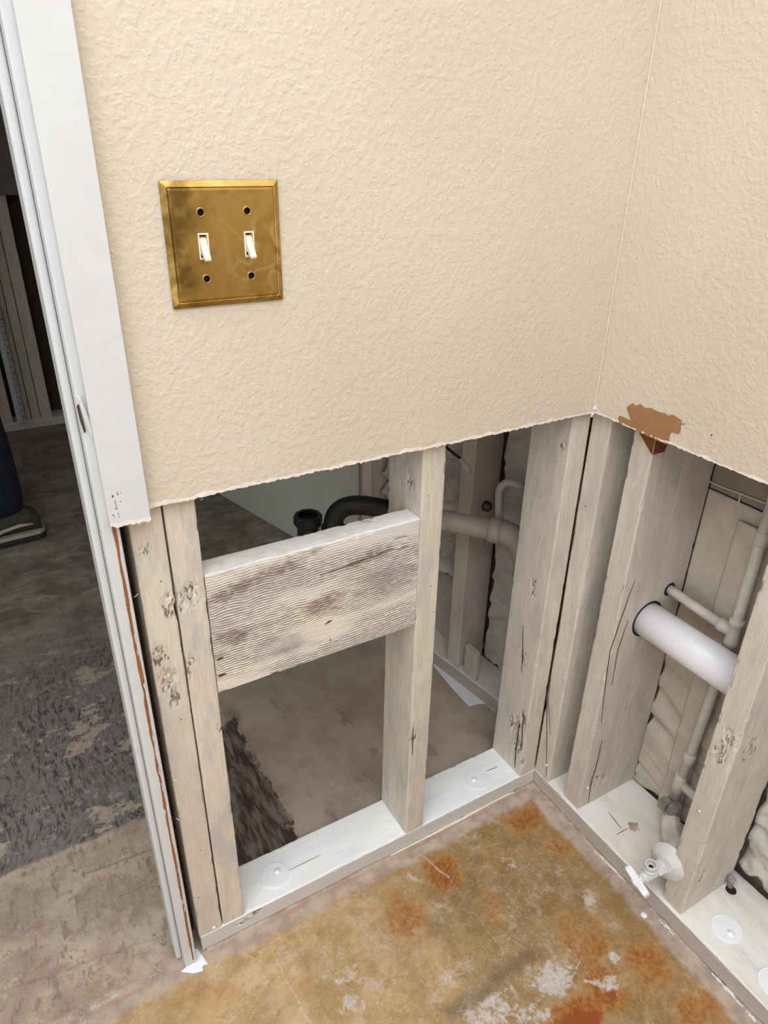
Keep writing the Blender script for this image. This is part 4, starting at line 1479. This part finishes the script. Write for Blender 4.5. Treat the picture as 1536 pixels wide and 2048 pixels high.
# small block and rubble on the far plate
P_, F_, mk = lumber((.062, .074, .285, .330, .0386, .118), 'z', seed=22, step=.006, lstep=.01, nick=.004, wob=.002)
tag(mesh('wood_scrap', P_, F_, MAT['studd'], attr={'mark': mk}), 'small wood scrap standing on the far plate beside the dim stud', 'wood scrap')
rr = np.random.RandomState(4)
for i, (u, v) in enumerate(((967, 1296), (984, 1291), (996, 1312))):
    c = at(u, v, 'z', .0388)
    V, F = lathe(c, (rr.rand() * .3, rr.rand() * .3, 1), [(0, .006), (.004, .010), (.010, .007), (.015, .002)], 7)
    P = np.array(V) + (rr.rand(len(V), 3) - .5) * .004
    P[:, 2] = np.maximum(P[:, 2], .0385)
    tag(mesh('rubble_lump', P, F, MAT['putty']), ('leftmost', 'middle', 'rightmost')[i] + ' lump of dark rubble on the far plate', 'rubble', 'rubble lumps on the far plate')
# white overspray slab edge on the floor there
poly = [at(u, v, 'z', .0006) for u, v in ((866, 1330), (880, 1318), (992, 1402), (990, 1424), (972, 1408), (957, 1408), (938, 1413), (900, 1372))]
V, F = slab_poly(poly[::-1] if np.cross(poly[1] - poly[0], poly[2] - poly[1])[2] < 0 else poly, (0, 0, 1), .0006)
mesh('paint_patch', V, F, MAT['tape'], floor)['label'] = 'white overspray patch'
# pale green board
g0, g1_ = np.array((.072, .880)), np.array((-.235, 2.05))
dv = (g1_ - g0) / np.linalg.norm(g1_ - g0)
nv = np.array((dv[1], -dv[0]))
V = []
for q in (g0, g1_):
    for s in (0, .014):
        for z in (.001, H - .01):
            w = q + nv * s
            V.append((w[0], w[1], z))
F = [(0, 1, 3, 2), (4, 6, 7, 5), (0, 4, 5, 1), (2, 3, 7, 6), (0, 2, 6, 4), (1, 5, 7, 3)]
struct(mesh('wall_far_right', V, F, MAT['green']), 'pale green board wall in the dim room behind the block', 'wall')
V, F = boxm(.118, .128, .70, .99, .039, 1.2)
tag(mesh('backing_panel', V, F, MAT['green']), 'pale spotted board between far stud and green wall', 'panel')

# drain arm: sprayed grey near the wall, black trap further in
ZP = .485
a0 = np.array((.046, .212, ZP))
a1 = np.array((-.108, .4042, ZP))
dirp = (a1 - a0) / np.linalg.norm(a1 - a0)
t = thing('waste_pipe', tuple(a0 - np.array((0, 0, .03))), 'grey sprayed drain arm with a coupling behind the corner stud', 'pipe')
V, F = tube([a0 + dirp * .02, a1], .0215, 30)
mesh('pipe', V, F, MAT['armpipe'], t, smooth=True)
c0 = a0 + dirp * .010
V, F = lathe(c0, dirp, [(0, .0220), (.001, .0262), (.024, .0262), (.026, .0218)], 30)
mesh('coupling', V, F, MAT['armpipe'], t, smooth=True)
V, F = tube(arc(c0 + dirp * .004, c0 - dirp * .055, c0 - dirp * .055 + np.array((0, 0, -.09)), 12), .0245, 30)
mesh('elbow', V, F, MAT['armpipe'], t, smooth=True)
t = thing('drain_trap', (-.22, .52, .36), 'black plastic sink trap with an open upright stub', 'drain trap')
b1 = a1 - dirp * .004
k0 = a1 + dirp * .105
down = np.array((k0[0] - .030, k0[1] - .002, ZP - .060))
pts = [a1 + dirp * .0005, a1 + dirp * .035] + arc(a1 + dirp * .045, (k0[0] - .026, k0[1] + .014, ZP + .004), down, 14)
V, F = tube(pts, .0210, 28)
mesh('trap_arm', V, F, MAT['abs'], t, smooth=True)
V, F = lathe(down + np.array((0, 0, .012)), (0, 0, -1), [(0, .021), (.003, .027), (.020, .027), (.024, .020)], 10)
mesh('slip_nut', V, F, MAT['abs'], t)
st = np.array((-.226, .566, .43))
st0 = down + np.array((0, 0, -.01))
ub = [st0, st0 + np.array((0, 0, -.03))]
mid_ = (st0 + np.array((st[0], st[1], st0[2]))) / 2
ub += arc(st0 + np.array((0, 0, -.03)), (st0[0], st0[1], st0[2] - .085), (mid_[0], mid_[1], st0[2] - .085), 8)[1:]
ub += arc((mid_[0], mid_[1], st0[2] - .085), (st[0], st[1], st0[2] - .085), (st[0], st[1], st0[2] - .03), 8)[1:]
ub += [(st[0], st[1], st[2] - .012)]
V, F = tube(ub, .0195, 28)
mesh('trap_bend', V, F, MAT['abs'], t, smooth=True)
V, F = lathe((st[0], st[1], st[2] - .062), (0, 0, 1), [(0, .0200), (.002, .0250), (.034, .0250), (.036, .0300), (.040, .0325), (.058, .0325), (.060, .0305), (.060, .0235), (.040, .0230)], 10)
mesh('stub_hub', V, F, MAT['abs'], t)

# small supply loop and cable in the far bay
t = thing('supply_loop', (.085, .268, .49), 'small bent water tube in the shadow above the drain arm', 'pipe')
V, F = tube([(.118, .252, .552)] + arc((.105, .262, .556), (.083, .286, .566), (.076, .282, .535), 8) + [(.072, .272, .495), (.071, .262, .455)], .0085, 14)
mesh('bent_tube', V, F, MAT['primerpipe'], t, smooth=True)
V, F = lathe((.0635, .286, .502), (-.4, .5, .1), [(0, .006), (.004, .011), (.016, .012), (.02, .007)], 8)
mesh('dark_cap', V, F, MAT['abs'], t)
t = thing('electric_cable', (.03, .35, .57), 'black cable with a clamp in the shadow by the mid stud', 'cable')
V, F = tube([at(878, 882, 'x', .045), at(905, 905, 'x', .047), at(922, 918, 'x', .05)], .0030, 8)
mesh('cable', V, F, MAT['abs'], t)
p = at(922, 918, 'x', .05)
q = at(941, 945, 'x', .055)
V, F = tube([p, (p + q) / 2, q], [.0055, .008, .0060], 9)
mesh('clamp', V, F, MAT['primerpipe'], t)

# ------------------------------------------------------------------ the hall beyond the door
YH = 2.65
V, F = boxes([(-2.4, .185, YH - D, YH, .955, H)])
struct(mesh('wall_hall', V, F, MAT['hallpaint']), 'grey far wall of the hall, cut off above its studs', 'wall')
V, F = boxm(-2.4, .19, YH + .095, YH + .12, 0, H)
struct(mesh('wall_hall_rear', V, F, m_plain('dark_board', rgb(74, 64, 56), .9)), 'dark board behind the far hall studs', 'wall')
P_, F_, mk = lumber((-1.3, .18, YH - .012, YH + .09, .001, .038), 'x', seed=30, step=.01, lstep=.05)
tag(mesh('sole_plate', P_, F_, MAT['platex'], attr={'mark': mk}), 'white sole plate along the far hall wall', 'sole plate')
HS = 'studs of the far hall wall'
for i, (x0, x1, lb) in enumerate(((-.5905, -.5445, 'far hall stud nearest the white jamb'), (-.6290, -.5930, 'far hall stud in the middle of three'), (-.6520, -.6315, 'narrow far hall stud beside the perforated bead'))):
    P_, F_, mk = lumber((x0, x1, YH, YH + .088, .0385, 1.4), 'z', seed=31 + i, step=.008, lstep=.03)
    tag(mesh('wall_stud', P_, F_, MAT['studz'], attr={'mark': mk}), lb, 'stud', HS)
t = thing('corner_bead_board', (-.68, YH - .02, .04), 'pale wall end with a perforated metal corner bead in the hall', 'wall end')
V, F = boxm(-.690, -.660, YH - .030, YH - .014, .039, .95)
mesh('board_edge', V, F, MAT['white'], t)
V, F = boxm(-.672, -.655, YH - .036, YH - .0305, .039, .95)
mesh('metal_bead', V, F, m_plain('galvanised_bead', rgb(176, 178, 180), .5), t)
parts = []
for i in range(30):
    V, F = lathe((-.664 + .004 * (i % 2), YH - .0362, .07 + i * .028), (0, -1, 0), [(0, .0028), (.0003, .0028)], 8)
    mesh('bead_hole', V, F, MAT['dark'], t)
P_, F_, mk = lumber((-.760, -.706, YH - .01, YH + .08, .0385, 1.4), 'z', seed=37, step=.008, lstep=.03)
tag(mesh('wall_stud', P_, F_, MAT['studd'], attr={'mark': mk}), 'pinkish far hall stud left of the perforated bead', 'stud', HS)

# ------------------------------------------------------------------ person in the hall (only a heel and calf show)
per = thing('person', (-.86, 1.62, 0), 'person in dark blue jeans and dark sneakers standing in the hall', 'person')


def skin(name, joints, edges, mat, parent, root=0, sub=2):
    V = np.array([j[0] for j in joints], float)
    me = bpy.data.meshes.new(name)
    org = wloc(parent)
    me.from_pydata((V - org).tolist(), edges, [])
    o = bpy.data.objects.new(name, me)
    COL.objects.link(o)
    o.parent = parent
    me.materials.append(mat)
    sk = o.modifiers.new('skin', 'SKIN')
    sk.use_smooth_shade = True
    lay = me.skin_vertices[0].data if me.skin_vertices else None
    if lay is None:
        bpy.context.view_layer.objects.active = o
        lay = me.skin_vertices[0].data
    for i, j in enumerate(joints):
        r = j[1]
        lay[i].radius = (r, r) if np.isscalar(r) else r
        lay[i].use_root = (i == root)
    s = o.modifiers.new('sub', 'SUBSURF')
    s.levels = sub
    s.render_levels = sub
    return o


LX, LY = -.806, 1.600          # near ankle
RX, RY = -1.13, 1.76           # other foot, a step ahead
hip = np.array((-.97, 1.68, .93))
j = [(hip, .13), (hip + np.array((0, 0, .12)), .135),
     ((-.935, 1.60, .86), .095), ((-.835, 1.598, .50), .072), ((-.815, 1.60, .28), .066), ((LX - .006, LY, .085), .062),
     ((-1.00, 1.76, .86), .095), ((-1.10, 1.76, .50), .070), ((RX + .01, RY, .26), .060), ((RX + .01, RY, .085), .058)]
skin('jeans', j, [(0, 1), (0, 2), (2, 3), (3, 4), (4, 5), (0, 6), (6, 7), (7, 8), (8, 9)], MAT['denim'], per)
c = hip + np.array((0, 0, .12))
j = [(c, .140), (c + np.array((0, 0, .20)), .145), (c + np.array((0, 0, .38)), .150), (c + np.array((0, 0, .46)), .075),
     (c + np.array((0, -.19, .40)), .062), (c + np.array((-.01, -.23, .22)), .050), (c + np.array((0, .19, .40)), .062), (c + np.array((-.01, .23, .22)), .050)]
skin('shirt', j, [(0, 1), (1, 2), (2, 3), (2, 4), (4, 5), (2, 6), (6, 7)], MAT['shirt'], per)
nk = c + np.array((0, 0, .46))
J = [(nk, .055), (nk + np.array((-.01, 0, .08)), .055), (nk + np.array((-.03, 0, .14)), .075), (nk + np.array((-.025, 0, .21)), .092), (nk + np.array((-.02, 0, .27)), .075),
     (nk + np.array((-.115, 0, .17)), .012)]
E_ = [(0, 1), (1, 2), (2, 3), (3, 4), (2, 5)]
for s in (-1, 1):
    b = len(J)
    e = c + np.array((-.01, s * .235, .20))
    J += [(e, .040), (e + np.array((-.03, s * .01, -.16)), .035), (e + np.array((-.06, s * .01, -.28)), .026), (e + np.array((-.07, s * .01, -.36)), (.014, .036))]
    J0 = c + np.array((0, s * .17, .38))
    J += [(J0, .045)]
    E_ += [(b, b + 1), (b + 1, b + 2), (b + 2, b + 3), (b, b + 4), (b + 4, 0)]
    tip = e + np.array((-.07, s * .01, -.36))
    for f in range(4):
        k = len(J)
        J += [(tip + np.array((.018 - f * .014, s * .004, -.035)), .0085), (tip + np.array((.014 - f * .014, 0, -.085 + .008 * abs(f - 1.5))), .0075)]
        E_ += [(b + 3, k), (k, k + 1)]
    k = len(J)
    J += [(tip + np.array((-.040, 0, .015)), .0095), (tip + np.array((-.058, -s * .005, -.030)), .0085)]
    E_ += [(b + 3, k), (k, k + 1)]
skin('body', J, E_, MAT['skin'], per)
V, F = lathe(nk + np.array((-.012, 0, .175)), (.05, 0, 1), [(0, .098), (.05, .106), (.10, .090), (.13, .05), (.138, .004)], 20)
mesh('hair', V, F, MAT['hair'], per, smooth=True)


def shoe(ax, ay, k):
    """sneaker pointing to -x; heel behind the ankle"""
    sh = bpy.data.objects.new('shoe', None)
    COL.objects.link(sh)
    sh.parent = per
    sh.location = np.array((ax, ay, 0)) - wloc(per)
    S = [(.085, .026, .052), (.078, .034, .085), (.05, .038, .108), (.01, .040, .112), (-.03, .042, .098), (-.07, .044, .080), (-.12, .047, .062), (-.16, .043, .052), (-.19, .030, .040), (-.202, .012, .032)]
    V, F = [], []
    n = 16
    for (x, w, h) in S:
        for i in range(n):
            a = 2 * math.pi * i / n
            cy, sz = math.cos(a), math.sin(a)
            V.append((ax + x, ay + w * math.copysign(abs(cy) ** .6, cy), .026 + (h - .026) * (sz * .5 + .5) ** .75))
    for i in range(len(S) - 1):
        for q in range(n):
            q2 = (q + 1) % n
            F.append((i * n + q, (i + 1) * n + q, (i + 1) * n + q2, i * n + q2))
    F += [tuple(range(n)), tuple(reversed(range((len(S) - 1) * n, len(S) * n)))]
    mesh('upper', V, F, MAT['shoe'], sh, smooth=True)
    out = [(x, w + .004) for (x, w, h) in S]
    out[0] = (.092, .022)
    L = [(ax + x, ay + w) for x, w in out] + [(ax + x, ay - w) for x, w in out[::-1]]
    V = [(x, y, .001) for x, y in L] + [(x, y, .020) for x, y in L]
    m = len(L)
    F = [tuple(reversed(range(m))), tuple(range(m, 2 * m))] + [(i, (i + 1) % m, m + (i + 1) % m, m + i) for i in range(m)]
    bevel(mesh('sole', V, F, MAT['sole'], sh), .003)
    V = [(x, y, .0205) for x, y in L] + [(x, y, .033) for x, y in L]
    V = [(ax + (x - ax) * .99, ay + (y - ay) * .985, z) for x, y, z in V]
    F = [tuple(reversed(range(m))), tuple(range(m, 2 * m))] + [(i, (i + 1) % m, m + (i + 1) % m, m + i) for i in range(m)]
    bevel(mesh('midsole', V, F, MAT['stripe'], sh), .002)
    for s in (-1, 1):
        q = [(ax + .060, ay + s * .0385, .062), (ax + .02, ay + s * .0425, .066), (ax - .03, ay + s * .0445, .058), (ax - .075, ay + s * .0455, .040)]
        V, F = tube(q, [.004, .0065, .006, .004], 8)
        mesh('stripe', V, F, MAT['stripe'], sh, smooth=True)


shoe(LX, LY, 0)
shoe(RX, RY, 1)

# ------------------------------------------------------------------ small things on the floor
poly = [at(u, v, 'z', .0005) for u, v in ((362, 1944), (372, 1934), (360, 1905), (380, 1895), (395, 1898), (405, 1912), (416, 1928), (405, 1932), (406, 1942), (388, 1947))]
V, F = slab_poly(poly[::-1], (0, 0, 1), .0006)
tag(mesh('paper_scrap', V, F, MAT['tape']), 'torn white paper scrap under the foot of the door jamb', 'paper scrap')
V, F = lathe(at(1288, 1830, 'z', .0001), (0, 0, 1), [(0, .0052), (.0008, .0048), (.0014, .0030)], 18)
mesh('paint_drop', V, F, MAT['tape'], floor)['label'] = 'white paint drop'
# sliver of white board left along the switch wall plate
pp = [at(u, v, 'z', .001) for u, v in ((781, 1712), (860, 1672), (925, 1638), (1000, 1597), (1028, 1585))]
V, F = sliver(pp, (0, 0, 1), .0045, .002)
mesh('paint_residue', V, F, MAT['gyp'], floor)
# dried caulk smears along the right plate
for k, (a, b) in enumerate((((1190, 1702), (1252, 1764)), ((1318, 1838), (1348, 1870)), ((1424, 1946), (1486, 2014)), ((1492, 2022), (1512, 2043)))):
    p, q = at(a[0], a[1], 'z', .0003), at(b[0], b[1], 'z', .0003)
    T = np.linspace(0, 1, 40)
    w0 = .0008 + .0055 * np.clip(fbm(np.stack([T * 9, T * 0 + k, T * 0], 1), 5 + k, 4) - .3, 0, 1) * np.sin(T * math.pi) ** .5
    c0 = (fbm(np.stack([T * 5, T * 0 + k, T * 0 + 3], 1), 9 + k, 3) - .5) * .004
    A = [p + (q - p) * t + np.array((c - w, 0, 0)) for t, w, c in zip(T, w0, c0)]
    B = [p + (q - p) * t + np.array((c + w, 0, 0)) for t, w, c in zip(T, w0, c0)]
    V, F = slab_poly(A + B[::-1], (0, 0, 1), .0008)
    mesh('caulk_smear', V, F, MAT['gyp'], floor)
